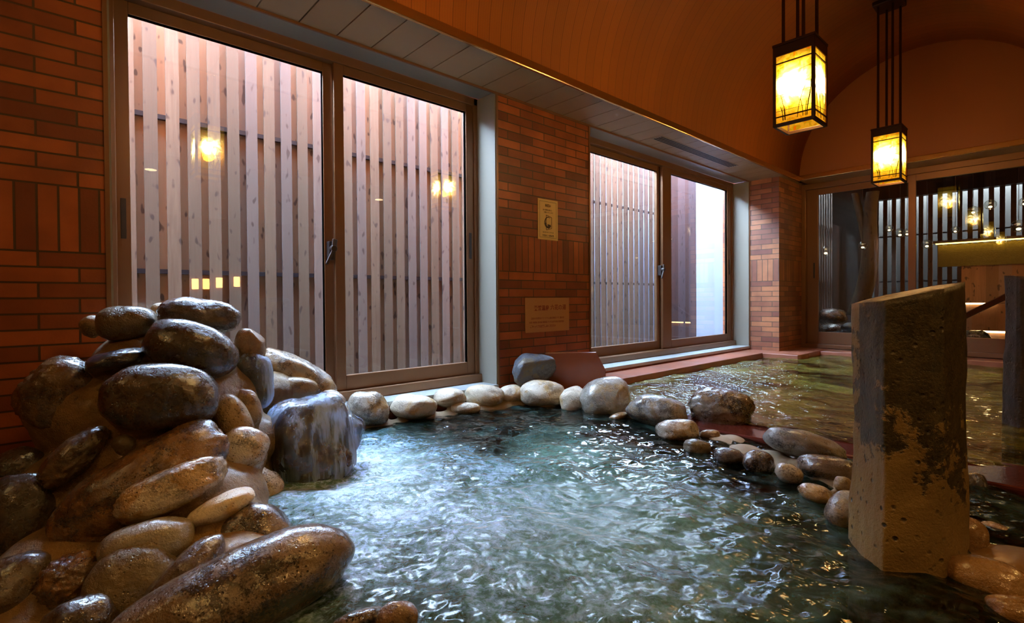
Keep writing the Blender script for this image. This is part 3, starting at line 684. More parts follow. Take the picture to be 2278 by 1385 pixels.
def rock(u, v, w_, h_, tilt, d, mat, label, grp, name='river_stone', dr=.8, n=2.3, amp=.10, cuts=0, sub=4, sharp=0.0, wl=None, blob=None, yaw=0, cat='stone'):
    """stone whose silhouette is about w_ x h_ pixels of the photograph, standing at its own distance d"""
    SEED[0] += 1
    du, dv = u - CX, v - CY
    if wl is not None:      # stands in the water: the distance follows from its waterline
        q = at_z(u, wl, WZ); d = (q - CAM).dot(FW)
        d += .5 * d * w_ / F_PX * dr * .8
    if blob == 'row':       # keep the stone clear of the wall: slide it along its line of sight
        for _ in range(60):
            pq = at_d(u, v, d); hw = .5 * d * w_ / F_PX * .85
            if pq.x - hw * .75 > BX + .004: break
            d *= .994
    L2 = F_PX ** 2 + du ** 2 + dv ** 2; D = d * math.sqrt(L2) / F_PX
    W = D * w_ * math.sqrt(F_PX ** 2 + dv ** 2) / L2; H = D * h_ * math.sqrt(F_PX ** 2 + du ** 2) / L2
    c = ray(u, v).normalized(); a = c.cross(Vector((0, 0, 1))).normalized(); b_ = a.cross(c).normalized()
    th = math.radians(tilt); a2 = a * math.cos(th) + b_ * math.sin(th); b2 = b_ * math.cos(th) - a * math.sin(th)
    half = (W / 2, W / 2 * dr, H / 2)
    me = rock_mesh(name, half, n, amp, cuts, SEED[0], sub, sharp); me.materials.append(M[mat])
    o = bpy.data.objects.new(name, me); COL.objects.link(o)
    pos = at_d(u, v, d)
    o.matrix_world = Matrix.Translation(pos) @ Matrix((a2, c, b2)).transposed().to_4x4() @ Matrix.Rotation(math.radians(yaw), 4, 'Z')
    tag(o, label, cat, grp)
    if blob: BLOBS.setdefault(blob, []).append((pos, a2, c, b2, half))
    return o

G = 'stones of the waterfall pile'
rock(365, 690, 60, 34, 0, 2.22, 's_pale', 'small pale pebble wedged between the two topmost boulders', G)
rock(445, 703, 192, 80, -7, 2.08, 's_slate', 'flat dark boulder crowning the pile in front of the window', G, dr=.7, n=2.6, sub=5, sharp=.04)
rock(283, 718, 142, 78, 4, 2.02, 's_olive', 'smooth olive boulder at the top left of the pile', G, dr=.7, amp=.05, sub=5)
rock(205, 725, 58, 48, 40, 2.04, 's_ochre', 'small orange-brown stone left of the smooth olive boulder', G, blob='pile')
rock(430, 777, 222, 118, -24, 1.92, 's_dark', 'large black oval boulder leaning right below the crown boulder', G, dr=.62, amp=.05, sub=5, blob='pile')
rock(557, 768, 70, 78, 0, 2.14, 's_ochre', 'blocky orange stone with a dark top above the spout', G, n=3.0, cuts=2, blob='pile')
rock(262, 800, 150, 46, 10, 1.84, 's_blackwet', 'narrow wet black stone between the big boulders on the left', G, sharp=.12, blob='pile')
rock(362, 882, 272, 148, -8, 1.72, 's_dark', 'big brownish-black oval boulder in the middle of the pile', G, dr=.55, amp=.06, n=2.5, sub=5, blob='pile')
rock(150, 880, 215, 170, 48, 1.80, 's_brown', 'big rough dark boulder on the left edge of the pile', G, dr=.6, n=2.8, sharp=.10, sub=5, blob='pile')
rock(165, 1015, 205, 78, 42, 1.62, 's_brown', 'long slanting stone with a pale ridge on the left flank', G, dr=.6, sharp=.10, sub=5, blob='pile')
rock(330, 1062, 400, 150, 26, 1.60, 's_rust', 'long rust-brown slab running diagonally under the big oval boulder', G, dr=.45, n=2.8, amp=.08, sharp=.05, sub=5, blob='pile')
rock(445, 985, 95, 58, -10, 1.68, 's_rust', 'small reddish rounded stone under the big oval boulder', G, blob='pile')
rock(278, 990, 62, 44, -40, 1.66, 's_olive', 'small angular olive stone set in the mortar', G, cuts=3)
rock(553, 905, 58, 88, 18, 1.98, 's_ochre', 'narrow orange stone tight beside the spout', G, blob='pile')
rock(520, 935, 78, 128, 22, 1.88, 's_ochre', 'orange stone with black spots left of the waterfall', G, amp=.06, blob='pile')
rock(540, 1003, 120, 108, -30, 1.84, 's_palew', 'pale topped orange stone at the edge of the waterfall', G, dr=.7, n=2.6, sub=5, blob='pile')
rock(572, 1088, 118, 100, -28, None, 's_palew', 'sandy speckled stone touching the foam below the falls', G, wl=1110, dr=.6, blob='pile')
rock(385, 1085, 265, 96, 16, 1.54, 's_palew', 'long pale wet slab with a glossy hollow', G, dr=.5, n=2.7, sharp=.07, sub=5, blob='pile')
rock(493, 1130, 158, 62, 17, 1.55, 's_pale', 'small pale lens-shaped stone at the middle of the pile edge', G, dr=.6, blob='pile')
rock(195, 1165, 150, 150, 60, 1.50, 's_rust', 'rusty rough stone below the slanting stones', G, sharp=.10, blob='pile')
rock(330, 1210, 215, 110, 4, 1.42, 's_grey', 'smooth grey rounded stone with a soft shine on its top', G, dr=.7, amp=.05, sub=5, blob='pile')
rock(300, 1300, 205, 200, 30, 1.34, 's_olive', 'tall olive-brown boulder under the smooth grey stone', G, dr=.6, amp=.06, sub=5, blob='pile')
rock(568, 1192, 178, 150, -42, None, 's_gran', 'sloping granite stone with a dark rough hollow by the water', G, wl=1215, dr=.65, n=2.6, sub=5, blob='pile')
rock(415, 1268, 210, 80, 34, 1.34, 's_brown', 'brown stone squeezed between the grey stone and the granite one', G, dr=.6, blob='pile')
rock(535, 1322, 560, 216, 14, 1.21, 's_gran', 'largest speckled brown boulder in the front with a bright wet highlight', G, dr=.42, n=2.5, amp=.05, sub=5, blob='pile')
rock(800, 1378, 120, 52, 6, 1.15, 's_gran', 'low brown stone at the bottom edge beside the largest boulder', G, dr=.6, blob='pile')
rock(882, 1376, 100, 84, 0, 1.13, 's_brown', 'round brown stone at the bottom edge nearest the open water', G, dr=.6, blob='pile')
rock(48, 1150, 170, 200, 0, 1.55, 's_dark', 'dark flat-faced boulder at the left edge of the picture', G, cuts=3, blob='pile')
rock(40, 1040, 130, 90, 20, 1.72, 's_dark', 'dark wet stone above the left flat-faced boulder', G, blob='pile')
rock(165, 1290, 165, 130, 20, 1.36, 's_rust', 'rough orange crusted stone in the lower left', G, sharp=.22, sub=5, blob='pile')
rock(50, 1310, 190, 170, 0, 1.36, 's_brown', 'brown boulder in the lower left corner', G, blob='pile')
rock(175, 1385, 170, 120, 0, 1.22, 's_dark', 'black stone at the bottom edge left of the olive-brown boulder', G, sharp=.1, blob='pile')
# stones behind the fall, against the window frame
rock(668, 833, 195, 66, -32, 2.56, 's_palew', 'long sloping tan stone lying against the window frame', G, dr=.6, n=2.6, sub=5, blob='pile')
rock(655, 865, 112, 54, -4, 2.44, 's_ochre', 'rounded tan stone below the long sloping one', G, dr=.7, blob='pile')
rock(742, 884, 60, 30, -30, 2.52, 's_pale', 'small pale stone between the falls and the window row', G, blob='pile')
# waterfall blocks and water
fb = rock(690, 985, 205, 225, -6, 2.18, 's_blackwet', 'dark block the lower waterfall pours over', G, dr=.7, n=2.7, amp=.16, sub=5)
sb = rock(560, 848, 88, 115, 0, 2.10, 's_blackwet', 'dark spout stone the upper water slides down', G, dr=.7, n=3.2, amp=.06, sub=5)
lb = rock(768, 975, 72, 105, -30, 2.26, 's_blackwet', 'dark side shoulder of the falls under a water veil', G, dr=.8)
rock(757, 1020, 56, 58, 0, 2.16, 's_brown', 'small brown stone peeping out at the foot of the falls', G)

def veil(src, grow, keep, name, label, cat='waterfall'):
    """film of water lying on a stone: the wetted faces of the stone, moved outwards"""
    bm = bmesh.new(); bm.from_mesh(src.data); bm.transform(src.matrix_world); bm.normal_update()
    kill = [f for f in bm.faces if not keep(f.calc_center_median(), f.normal)]
    bmesh.ops.delete(bm, geom=kill, context='FACES')
    for v in bm.verts: v.co += v.normal * (grow + .004 * noise.noise((v.co.x * 22, v.co.y * 22, v.co.z * 4)))
    bmesh.ops.recalc_face_normals(bm, faces=bm.faces)
    me = bpy.data.meshes.new(name); bm.to_mesh(me); bm.free(); me.materials.append(M['fall'])
    for p in me.polygons: p.use_smooth = True
    o = bpy.data.objects.new(name, me); COL.objects.link(o); tag(o, label, cat); return o
veil(fb, .012, lambda c, n: n.z > -.25 and n.dot(FW) < .55 and c.z > WZ - .03, 'waterfall', 'broad white veil of water pouring over the dark block into the pool')
veil(sb, .010, lambda c, n: n.dot(FW) < .35, 'water_stream', 'thin stream of water sliding down the spout stone')
veil(lb, .010, lambda c, n: n.dot(FW) < .45 and n.z > -.3, 'waterfall', 'side veil of water beside the small brown stone')

G2 = 'pale stones below the left window'
def R(*a, **k):
    k.setdefault('dr', .8); return rock(*a, **k)
R(820, 908, 98, 78, -12, None, 's_palew', 'pale stone with a dark side, first after the falls', G2, wl=942, sub=5, blob='row')
R(920, 904, 106, 56, -4, None, 's_pale', 'low cream stone, second in the row from the falls', G2, wl=929, blob='row')
R(1001, 883, 74, 42, 0, None, 's_pale', 'rounded cream stone touching the left window sill', G2, wl=920, blob='row')
R(1035, 909, 68, 29, 0, None, 's_pale', 'small flat cream stone standing in front of the row', G2, wl=921, blob='row')
R(1077, 880, 90, 50, -3, None, 's_pale', 'smooth cream stone at the right end of the left sill', G2, wl=908, blob='row')
R(1140, 876, 62, 42, 0, None, 's_pale', 'pitted cream stone in front of the grey corner rock', G2, wl=900, blob='row')
R(1208, 875, 106, 62, -2, None, 's_pale', 'wide cream stone with a crack, under the red granite panel', G2, wl=904, sub=5, blob='row')
R(1276, 888, 64, 56, 20, None, 's_pale', 'small cream stone between the cracked one and the tall dome', G2, wl=912, blob='row')
R(1346, 884, 116, 92, 12, None, 's_grey', 'tall dome-shaped grey stone, the highest of the row', G2, wl=922, sub=5, amp=.06, blob='row')
R(1461, 914, 140, 70, -6, None, 's_gran_grey', 'long speckled grey stone right of the tall dome', G2, wl=946, sub=5, blob='row')
R(1602, 910, 146, 96, -8, None, 's_gran', 'large rough black and brown stone between the two pools', G2, wl=950, sub=5, sharp=.10, blob='row')
R(1506, 958, 98, 54, 0, None, 's_palew', 'cream stone in front of the large rough black one', G2, wl=984, blob='row')
R(841, 945, 28, 16, 10, None, 's_ochre', 'tiny orange pebble at the foot of the first stone', G2, wl=948)
R(898, 935, 44, 12, 0, None, 's_pale', 'thin pale pebble at the waterline below the second stone', G2, wl=936)
R(1580, 968, 46, 26, 0, None, 's_ochre', 'small ochre stone under the large rough black one', G2, wl=980, blob='row')
R(1375, 927, 46, 18, 20, None, 's_ochre', 'small ochre tongue of stone right of the tall dome', G2, wl=932, blob='row')
G3 = 'stones between the pools'
R(1551, 996, 62, 42, 0, None, 's_olive', 'round dark half-sunk stone, leftmost of the three small wet ones', G3, wl=1010)
R(1622, 1016, 76, 44, 0, None, 's_slate', 'dark half-sunk stone, middle of the three small wet ones', G3, wl=1030)
R(1688, 1030, 72, 60, 0, None, 's_gran', 'brown half-sunk stone, rightmost of the three small wet ones', G3, wl=1050)
R(1787, 988, 190, 62, -9, None, 's_gran_grey', 'flat grey speckled stone resting on the mortar before the column', G3, wl=1040, sub=5, dr=.6)
R(1755, 1052, 64, 44, -15, None, 's_palew', 'small sandy stone below the flat grey speckled one', G3, wl=1080, blob='right')
R(1846, 1042, 150, 58, 0, None, 's_gran', 'brown speckled stone half hidden by the basalt column', G3, wl=1085, blob='right')
R(1814, 1098, 84, 44, -14, None, 's_palew', 'pale wet pebble at the waterline left of the column', G3, wl=1118, blob='right')
R(1876, 1078, 44, 42, 30, None, 's_ochre', 'small tan stone tucked against the column', G3, wl=1120, blob='right')
R(1880, 1135, 84, 96, -30, None, 's_gran_grey', 'large pale stone at the left foot of the column', G3, wl=1180, blob='right')
G4 = 'amber stones right of the column'
R(2166, 1088, 70, 78, 0, 1.95, 's_dark', 'dark round stone behind the column under the granite coping', G4, blob='right2')
R(2206, 1290, 215, 98, -4, None, 's_amber', 'big smooth amber stone right of the column foot', G4, wl=1330, sub=5, amp=.05, dr=.55, blob='right2')
R(2262, 1362, 140, 72, 0, None, 's_amber', 'wet amber stone in the bottom right corner', G4, wl=1395, dr=.6, blob='right2')
R(2160, 1195, 80, 90, 0, 1.50, 's_amber', 'tall amber stone close behind the column', G4, blob='right2')
R(2236, 1190, 130, 40, -18, 1.62, 's_amber', 'flat glossy amber stone at the right edge', G4, blob='right2')
R(2188, 1140, 110, 40, -10, 1.78, 's_amber', 'low amber stone in front of the tiled wall', G4, blob='right2')
R(2262, 1165, 70, 34, -5, 1.72, 's_amber', 'small amber stone at the right edge by the tiled wall', G4)
o = rock(1160, 826, 98, 84, 38, None, 's_blue', 'blue-grey angular corner rock left of the red granite panel', None, wl=892, cuts=6, n=3.2, sharp=.12, amp=.2, name='corner_rock')
o.location = (.40, 2.58, -.50)

# mortar: blobs behind and between the stones, fused into one mass
def mortar(key, extra, mat, label, voxel=.013, push=.30, grow=.99, smooth=8):
    bm = bmesh.new()
    for (pos, a, c, b_, hf) in BLOBS.get(key, []):
        Mx = Matrix.Translation(pos + c * hf[1] * push - Vector((0, 0, hf[2] * .26))) @ Matrix((a, c, b_)).transposed().to_4x4() @ Matrix.Diagonal((hf[0] * grow, hf[1] * grow, hf[2] * grow, 1))
        bmesh.ops.create_icosphere(bm, subdivisions=3, radius=1, matrix=Mx)
    for (x, y, z, rx, ry, rz) in extra:
        x = max(x, BX + rx + .004)
        bmesh.ops.create_icosphere(bm, subdivisions=3, radius=1, matrix=Matrix.Translation((x, y, z)) @ Matrix.Diagonal((rx, ry, rz, 1)))
    me = bpy.data.meshes.new('mortar_bed'); bm.to_mesh(me); bm.free(); me.materials.append(mat)
    o = bpy.data.objects.new('mortar_bed', me); COL.objects.link(o)
    r_ = o.modifiers.new('fuse', 'REMESH'); r_.mode = 'VOXEL'; r_.voxel_size = voxel; r_.use_smooth_shade = True
    s_ = o.modifiers.new('soften', 'SMOOTH'); s_.factor = .5; s_.iterations = smooth
    tag(o, label, 'mortar'); return o
core = []
for (u, v, d, r_) in ((330, 800, 2.12, .20), (440, 880, 2.05, .24), (250, 900, 1.95, .24), (330, 1000, 1.85, .24), (470, 980, 2.0, .20), (200, 1080, 1.78, .22), (420, 1150, 1.72, .20), (300, 1250, 1.55, .18),
                      (470, 1100, 1.75, .18), (520, 1250, 1.48, .14), (150, 1250, 1.5, .18), (480, 1180, 1.62, .17), (640, 900, 2.6, .12), (560, 960, 2.1, .13), (600, 860, 2.4, .13), (660, 930, 2.45, .15), (380, 1370, 1.38, .14), (120, 1340, 1.42, .17), (60, 1400, 1.35, .16), (240, 1400, 1.32, .12)):
    p = at_d(u, v, d); core.append((p.x, p.y, p.z - .03, r_, r_, r_ * .8)); core.append((p.x, p.y, (p.z - 1.0) / 2 - .05, r_ * .9, r_ * .9, max(.1, (p.z + 1.05) / 2)))
mortar('pile', core, M['mortar'], 'sandy ochre mortar binding the boulders of the waterfall pile')
row = []
for i in range(24):
    t_ = i / 23; y_ = 1.35 + 1.2 * t_; x_ = .31 + .10 * t_ ** 2; row.append((x_, y_, WZ - .05, .06, .09, .075))
for (u, v) in ((1210, 903), (1276, 908), (1346, 918), (1410, 930), (1461, 940), (1520, 960), (1580, 975), (1630, 985)):
    p = at_z(u, v, WZ); row.append((p.x - .03, p.y + .06, WZ - .05, .09, .09, .075))
mortar('row', row, M['mortar_pale'], 'pale mortar under the row of cream stones', push=.5, grow=.95)
rr = []
for (u, v) in ((1590, 985), (1650, 1005), (1710, 1020), (1760, 1040), (1800, 1060), (1850, 1085), (1890, 1120), (1930, 1110), (1990, 1120)):
    p = at_z(u, v, WZ); rr.append((p.x, p.y + .05, WZ - .03, .10, .08, .055))
mortar('right', rr, M['mortar_pale'], 'sandy mortar between the stones left of the column', push=.3, grow=1.02)
r2 = []
for (x_, y_, z_, s_) in ((2.95, 1.95, -.80, .22), (2.95, 1.70, -.80, .15), (3.1, 2.2, -.86, .25), (2.85, 2.3, -.86, .2), (2.95, 2.5, -.86, .2), (3.2, 2.5, -.88, .25), (3.1, 1.75, -.82, .2)): r2.append((x_, y_, z_, s_, s_, .10))
mortar('right2', r2, plain('amber_bed', (.26, .15, .06), .3, 0, .6, 40, .35), 'amber stony bed at the right of the column', push=.3, grow=.9)

# ---------------------------------------------------------------- basalt columns
def column(name, base, top_fn, mat, label, lean=(0, 0), seed=3, z0=-1.15):
    bm = bmesh.new(); NZ = 70; per = 14
    pts = []
    n_ = len(base)
    for i in range(n_):
        a, c_ = Vector(base[i]), Vector(base[(i+1) % n_])
        for k in range(per):
            tt = k / per; p = a.lerp(c_, tt)
            # soften the corners
            edge = min(tt, 1 - tt) * per
            pts.append((p, edge))
    cen = sum((p for p, _ in pts), Vector((0, 0))) / len(pts)
    rings = []
    for j in range(NZ + 1):
        s = j / NZ; ring = []
        for p, e in pts:
            q = p.copy(); zt = top_fn(q.x, q.y); z = z0 + (zt - z0) * s
            if e < 1: q = q + (cen - q) * .035
            nz = noise.noise((q.x * 6, q.y * 6, z * 5 + seed)) * .010 + noise.noise((q.x * 22, q.y * 22, z * 16 + seed)) * .0035
            low = max(0, min(1, (-.45 - z) / .3))
            q = q + (q - cen).normalized() * (nz + .012 * low)
            ring.append(bm.verts.new((q.x + lean[0] * (z - z0), q.y + lean[1] * (z - z0), z)))
        rings.append(ring)
    N = len(pts)
    for j in range(NZ):
        for i in range(N): bm.faces.new((rings[j][i], rings[j][(i+1) % N], rings[j+1][(i+1) % N], rings[j+1][i]))
    prev = rings[-1]
    for s in (.75, .5, .25):
        ring = []
        for i, (p, e) in enumerate(pts):
            q = cen + (p - cen) * s; z = top_fn(q.x, q.y) + noise.noise((q.x * 25, q.y * 25, 2.2)) * .007
            ring.append(bm.verts.new((q.x + lean[0] * (z - z0), q.y + lean[1] * (z - z0), z)))
        for i in range(N): bm.faces.new((prev[i], prev[(i+1) % N], ring[(i+1) % N], ring[i]))
        prev = ring
    bm.faces.new(prev); bm.faces.new(rings[0][::-1])
    bmesh.ops.recalc_face_normals(bm, faces=bm.faces)
    me = bpy.data.meshes.new(name); bm.to_mesh(me); bm.free(); me.materials.append(mat)
    for p in me.polygons: p.use_smooth = True
    o = bpy.data.objects.new(name, me); COL.objects.link(o); tag(o, label, 'column')
    o.modifiers.new('wn', 'WEIGHTED_NORMAL'); return o
# plane of the slanted top through three seen corners
A = at_d(1889, 676, 1.54); B = at_d(1952, 671, 1.346); D4 = at_d(2130, 629, 1.44)
nrm = (B - A).cross(D4 - A).normalized()
def top1(x, y): return A.z - (nrm.x * (x - A.x) + nrm.y * (y - A.y)) / nrm.z
base = [(2.547, 1.778), (2.660, 1.618), (2.772, 1.682), (2.806, 1.845), (2.72, 1.99), (2.60, 1.97)]
column('basalt_column', base, top1, M['column'], 'tall six-sided basalt column with ochre crust standing at the pool edge')
base2 = [(2.735, 3.93), (2.80, 3.84), (2.92, 3.86), (2.96, 3.98), (2.90, 4.10), (2.78, 4.08)]
column('basalt_column', base2, lambda x, y: .115 - .12 * (x - 2.73), M['column_dark'], 'dark basalt column standing in the tiled pool at the right edge', seed=9)

# ---------------------------------------------------------------- outside the windows
def slat_fence(name, plane, s0, s1, z0, z1, pitch, wd, label, along='y', rails=(.19, 1.15), mats=('fence_front', 'fence_back', 'rail'), back=True, phase=0.0):
    """vertical boards in front and behind of horizontal rails"""
    org = (plane, (s0 + s1) / 2, z0) if along == 'y' else ((s0 + s1) / 2, plane, z0)
    root = empty(name, org); tag(root, label, 'fence')
    def bx(m, s_a, s_b, da, db, za, zb):
        if along == 'y': m.box(plane - db, plane - da, s_a, s_b, za, zb)
        else: m.box(s_a, s_b, plane + da, plane + db, za, zb)
    def fin(m, n, mat):
        o = m.build(n, mat, bevel=0); o.data.transform(Matrix.Translation(-Vector(org))); o.parent = root
    m = MB(); s = s0 + phase
    while s < s1: bx(m, s, s + wd, 0, .015, z0, z1); s += pitch
    fin(m, 'front_boards', M[mats[0]])
    if back:
        m = MB(); s = s0 + phase + wd + .003
        while s < s1: bx(m, s, s + .070, .045, .058, z0, z1); s += pitch
        fin(m, 'back_boards', M[mats[1]])
    for z in rails:
        m = MB(); bx(m, s0, s1, .015, .045, z - .014, z + .014); fin(m, 'rail', M[mats[2]])
    return root
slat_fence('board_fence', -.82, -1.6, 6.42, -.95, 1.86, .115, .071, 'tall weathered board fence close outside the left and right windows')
o = MB().box(-.86, -.815, 6.42, 7.22, -.95, 1.86).build('board_screen', M['fence_solid'], loc=(-.84, 6.8, -.95)); tag(o, 'solid dark brown board screen seen through the right window', 'screen')
o = MB().box(-1.5, -1.4, -1.7, 7.5, -1, 2.3).box(-1.5, -.12, 7.5, 7.6, -1, 2.3).build('wall_behind_fence', M['neighbour'], loc=(-1.45, 2, -1)); tag(o, 'smooth pale wall behind the fence, seen at the right of the right window', 'wall')
struct(MB().box(-1.5, -.12, -1.8, -1.7, -1.3, 2.4).build('wall_side_light_block', M['room']))  # unseen end wall added to keep sidelight off the fence
struct(MB().box(-8, 12, -8, 22, -1.40, -1.30).build('floor_outside', M['ground']))
struct(MB().box(-2.2, -.12, -4, 16, -1.3, -.90).build('floor_side_yard', M['ground']))
def wrock(x, y, z, hx, hy, hz, mat, label, grp, name='garden_stone', seed=0, rz=0):
    me = rock_mesh(name, (hx, hy, hz), 2.4, .12, 2, 900 + seed, 3, .03); me.materials.append(M[mat]); o = bpy.data.objects.new(name, me); COL.objects.link(o)
    o.location = (x, y, z); o.rotation_euler = (0, 0, rz); tag(o, label, 'stone', grp); return o
wrock(-.45, 2.0, -.76, .15, .17, .18, 's_blue', 'upright grey garden stone outside the left window by the fence', 'garden stones outside', seed=1)
wrock(-.42, 2.45, -.76, .16, .22, .15, 's_blue', 'broad grey garden stone outside, right of the upright one', 'garden stones outside', seed=2)
wrock(-.48, 1.55, -.80, .14, .2, .12, 's_dark', 'low dark garden stone outside, left of the upright one', 'garden stones outside', seed=3)

# ---------------------------------------------------------------- the yard behind the glass door
struct(MB().box(7.3, 7.4, YB + .1, 13.85, -1.3, 2.5).build('wall_yard_light_block', M['yard_dark']))  # unseen wall added to shut daylight out of the yard
struct(MB().box(-.1, 7.3, YB + .1, 16, -1.3, -.62).build('floor_yard', M['ground']))
struct(MB().box(-.1, 7.3, YB + .1, 13.3, 2.32, 2.42).build('ceiling_yard_roof', M['yard_dark']))
struct(MB().box(.0, 7.3, 13.1, 13.3, 2.05, 2.42).build('trim_4', M['yard_dark']))
slat_fence('slat_fence', 13.2, -.2, 3.2, -.62, 2.35, .15, .075, 'vertical slat fence with daylight behind it at the far yard end', along='x', rails=(.32, 1.27), mats=('yard_wood', 'yard_dark', 'rail'), back=False)
slat_fence('slat_fence', .02, YB+.12, at_x(1852, 560, .02).y, -.62, 2.35, .13, .06, 'slat fence along the left side of the yard, seen through the left door pane', along='y', rails=(.32, 1.27), mats=('yard_dark', 'yard_dark', 'rail'), back=False)
o = MB().box(-.02, .02, at_x(1852, 560, .02).y + .02, 13.2, -.62, 2.4).build('board_wall', M['yard_dark'], loc=(0, 11, -.62)); tag(o, 'dull dark board wall behind the trunk shape at the left of the yard', 'board wall')
o = MB().box(-.4, 8, 13.75, 13.85, -1.3, 2.7).box(-.5, -.4, 7.6, 13.85, -1.3, 2.7).build('wall_behind_fence', M['sky_backing'], loc=(3, 14.35, -1.3)); tag(o, 'grey backing added behind the far slat fence in place of bright sky', 'wall')  # backing added to dim the sky seen through the slat gaps
o = MB().box(3.2, 7.3, 13.2, 13.26, -.62, 2.35).build('board_wall', M['yard_wood'], loc=(5, 13.2, -.62)); tag(o, 'brown board wall at the right of the yard', 'board wall')
# low plastered wall with a cap and a light strip under the cap
def yw(u, v, y): return at_y(u, v, y)
PWY = 11.2
xl = yw(2078, 545, PWY).x
XR = yw(2278, 530, PWY).x + .35
root = empty('garden_wall', (xl + .9, PWY, -.62)); tag(root, 'plastered garden wall washed by a golden light strip', 'wall'); org = Vector((xl + .9, PWY, -.62))
def PP(mb, n, mat, **k):
    o = mb.build(n, mat, **k); o.data.transform(Matrix.Translation(-org)); o.parent = root; return o
zt_ = yw(2180, 540, PWY).z
PP(MB().box(xl + .05, XR, PWY, PWY + .12, zt_ - .36, zt_ - .0), 'wall_panel', M['yard_plaster'])
PP(MB().box(xl + .35, XR, PWY + .02, PWY + .10, -.62, zt_ - .36), 'lower_boards', M['yard_wood'])
PP(MB().box(xl, XR, PWY - .10, PWY + .16, zt_ + .03, zt_ + .07), 'cap_board', M['yard_dark'])
PP(MB().box(xl + .03, XR, PWY - .07, PWY - .045, zt_ + .012, zt_ + .028), 'light_strip', M['led'])
for (u, v, wpx, y_, lab) in ((2152, 675, 60, 10.6, 'thin lit light strip beyond the column top, under the handrail'), (2212, 738, 46, 9.4, 'short bright light strip low behind the dark yard boulder')):
    p = yw(u, v, y_); hw = wpx / F_PX * y_ * .55
    o = MB().box(p.x - hw, p.x + hw, y_ - .02, y_ + .02, p.z - .012, p.z + .012).build('light_strip', M['led_white'], loc=(p.x, y_, p.z)); tag(o, lab, 'light')
    b0 = MB().box(p.x - hw - .3, p.x + hw + .6, y_ + .02, y_ + .25, -.62, p.z - .012).build('timber_step', M['yard_wood'], loc=(p.x, y_ + .1, -.62))
    tag(b0, 'timber step carrying the ' + lab.split(' light strip')[0] + ' strip', 'step')
o = MB().tube((2.2, 9.6, 2.29), (2.2, 9.6, 2.32), .08, seg=24).build('ceiling_downlight', M['bronze_dark'], loc=(2.2, 9.6, 2.29)); tag(o, 'unseen warm lamp added under the yard roof to brighten the boards', 'ceiling light')
ld = bpy.data.lights.new('yard_fill', 'SPOT'); ld.energy = 90; ld.color = (1.0, .55, .18); ld.shadow_soft_size = .06; ld.spot_size = math.radians(150); ld.spot_blend = .7  # unseen lamp added to give the yard boards a warm glow
lo = bpy.data.objects.new('yard_fill', ld); COL.objects.link(lo); lo.parent = o; lo.location = (0, 0, -.02)
# sloping handrail
p, q = yw(2120, 716, 9.0), yw(2290, 634, 9.0)
root = empty('handrail', (p.x, 9.0, -.62)); tag(root, 'dark wooden handrail sloping up to the right in the yard', 'handrail')
o = MB().bar(p, q, .045, .075).build('rail_bar', M['handrail'], bevel=.01); o.data.transform(Matrix.Translation((-p.x, -9.0, .62))); o.parent = root
for s in (.12, .95):
    c_ = p.lerp(q, s); o = MB().tube((c_.x, c_.y, -.62), (c_.x, c_.y, c_.z), .018).build('post', M['black_metal']); o.data.transform(Matrix.Translation((-p.x, -9.0, .62))); o.parent = root
def yrock(u, v, w_, h_, y_, mat, lab, seed):
    p = yw(u, v, y_); d = (p - CAM).dot(FW); k = d / F_PX
    return wrock(p.x, p.y, p.z, w_ * k / 2, w_ * k * .4, h_ * k / 2, mat, lab, 'boulders in the yard', 'yard_boulder', seed)
yrock(2165, 765, 70, 62, 8.3, 's_dark', 'dark boulder outside the door, right behind the column', 11)
yrock(1850, 705, 62, 40, 8.9, 's_rust', 'rounded brown boulder seen low through the left door pane', 12)
yrock(1860, 735, 90, 34, 8.5, 's_dark', 'long low dark boulder in front of the brown one outside', 13)
yrock(1900, 728, 50, 22, 8.0, 's_blue', 'flat bluish stone outside beside the column edge', 14)
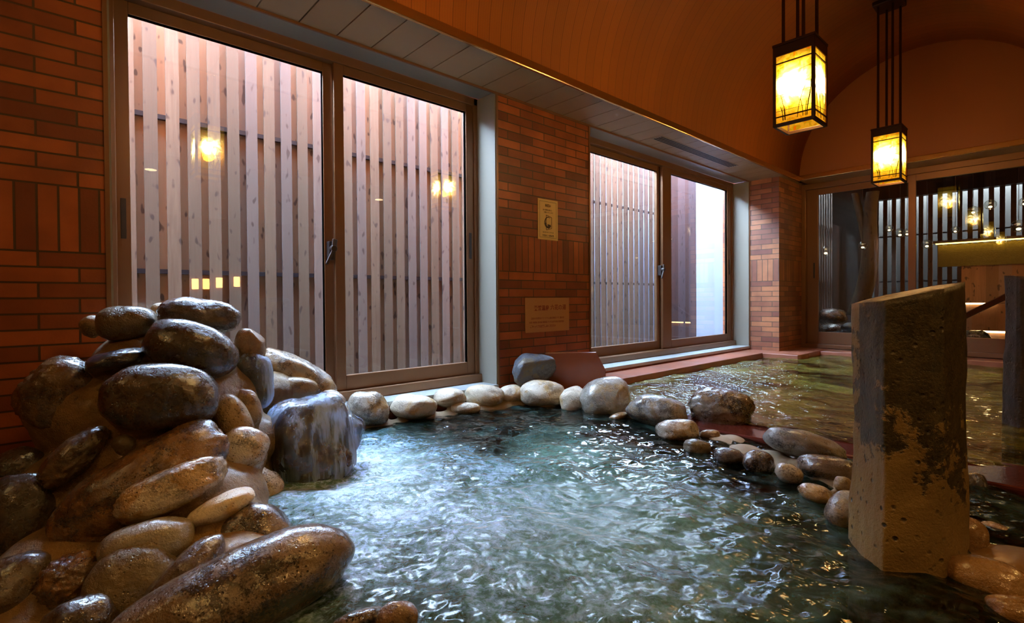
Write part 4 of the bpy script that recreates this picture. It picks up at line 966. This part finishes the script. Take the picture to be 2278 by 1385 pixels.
# trunk shape built where a blurred reflection shows in the door pane
p0, p1, p2 = yw(1905, 700, 9.6), yw(1925, 560, 9.6), yw(1952, 425, 9.6)
m = MB()
def sweep(path, r0, r1, n=16):
    prev = None
    for k, q in enumerate(path):
        r_ = r0 + (r1 - r0) * k / (len(path) - 1); ringv = [m.b.verts.new((q.x + r_ * math.cos(2 * math.pi * i / n) * (1 + .08 * math.sin(i * 2.3 + k * .2)), q.y + r_ * math.sin(2 * math.pi * i / n), q.z)) for i in range(n)]
        if prev:
            for i in range(n): m.b.faces.new((prev[i], prev[(i + 1) % n], ringv[(i + 1) % n], ringv[i]))
        else: m.b.faces.new(ringv[::-1])
        prev = ringv
    m.b.faces.new(prev)
tp = [p0.lerp(p2, k / 24) + Vector((.06 * math.sin(k / 5), 0, 0)) for k in range(25)]
sweep(tp, .13, .085); bq = yw(1902, 430, 9.6)
sweep([tp[12].lerp(bq, k / 12) for k in range(13)], .07, .045)
o = m.build('reflection_trunk', M['reflection_tone'], smooth=True, loc=(p0.x, 9.6, p0.z)); tag(o, 'pale forked shape built for a blurred reflection in the left door pane', 'reflection shape')
# hanging clear glass balls
gb = [(1837, 558, 22, 8.2, 'clear hanging glass ball, the leftmost in the door'), (1919, 546, 18, 9.2, 'clear hanging glass ball in front of the trunk shape'), (1978, 508, 16, 9.6, 'clear hanging glass ball, highest in the left door pane'),
      (2002, 518, 20, 9.2, 'clear hanging glass ball, left of two touching the door stile'), (2018, 517, 17, 9.8, 'clear hanging glass ball half behind the middle door stile'), (2062, 543, 20, 9.0, 'clear hanging glass ball just right of the door stile, at the light strip end'),
      (2125, 511, 16, 9.8, 'clear hanging glass ball below the largest mirrored lantern'), (2165, 468, 20, 9.4, 'clear hanging glass ball above the middle mirrored lantern'), (2203, 455, 22, 9.0, 'clear hanging glass ball high before the brown boards'),
      (2266, 503, 27, 8.4, 'clear hanging glass ball at the right above the light strip, the largest'), (2279, 449, 20, 9.0, 'clear hanging glass ball cut by the right edge')]
for (u, v, px_, y_, lab) in gb:
    p = yw(u, v, y_); r_ = px_ / F_PX * (p - CAM).dot(FW) / 2
    root = empty('glass_ball', p); tag(root, lab, 'glass ball', 'hanging glass balls in the yard')
    MB().ball((0, 0, 0), r_, 4).build('ball', M['bubble'], root, smooth=True)
    MB().ball((0, 0, -r_ * .45), r_ * .32, 3, (1, 1, .7)).build('glint_core', emit('glint_glow', (1.0, .88, .6), 5.0), root, smooth=True)  # glowing core stands in for bright glints on the clear glass
    MB().tube((0, 0, r_), (0, 0, 2.32 - p.z), .003, seg=6).build('cord', M['black_metal'], root)
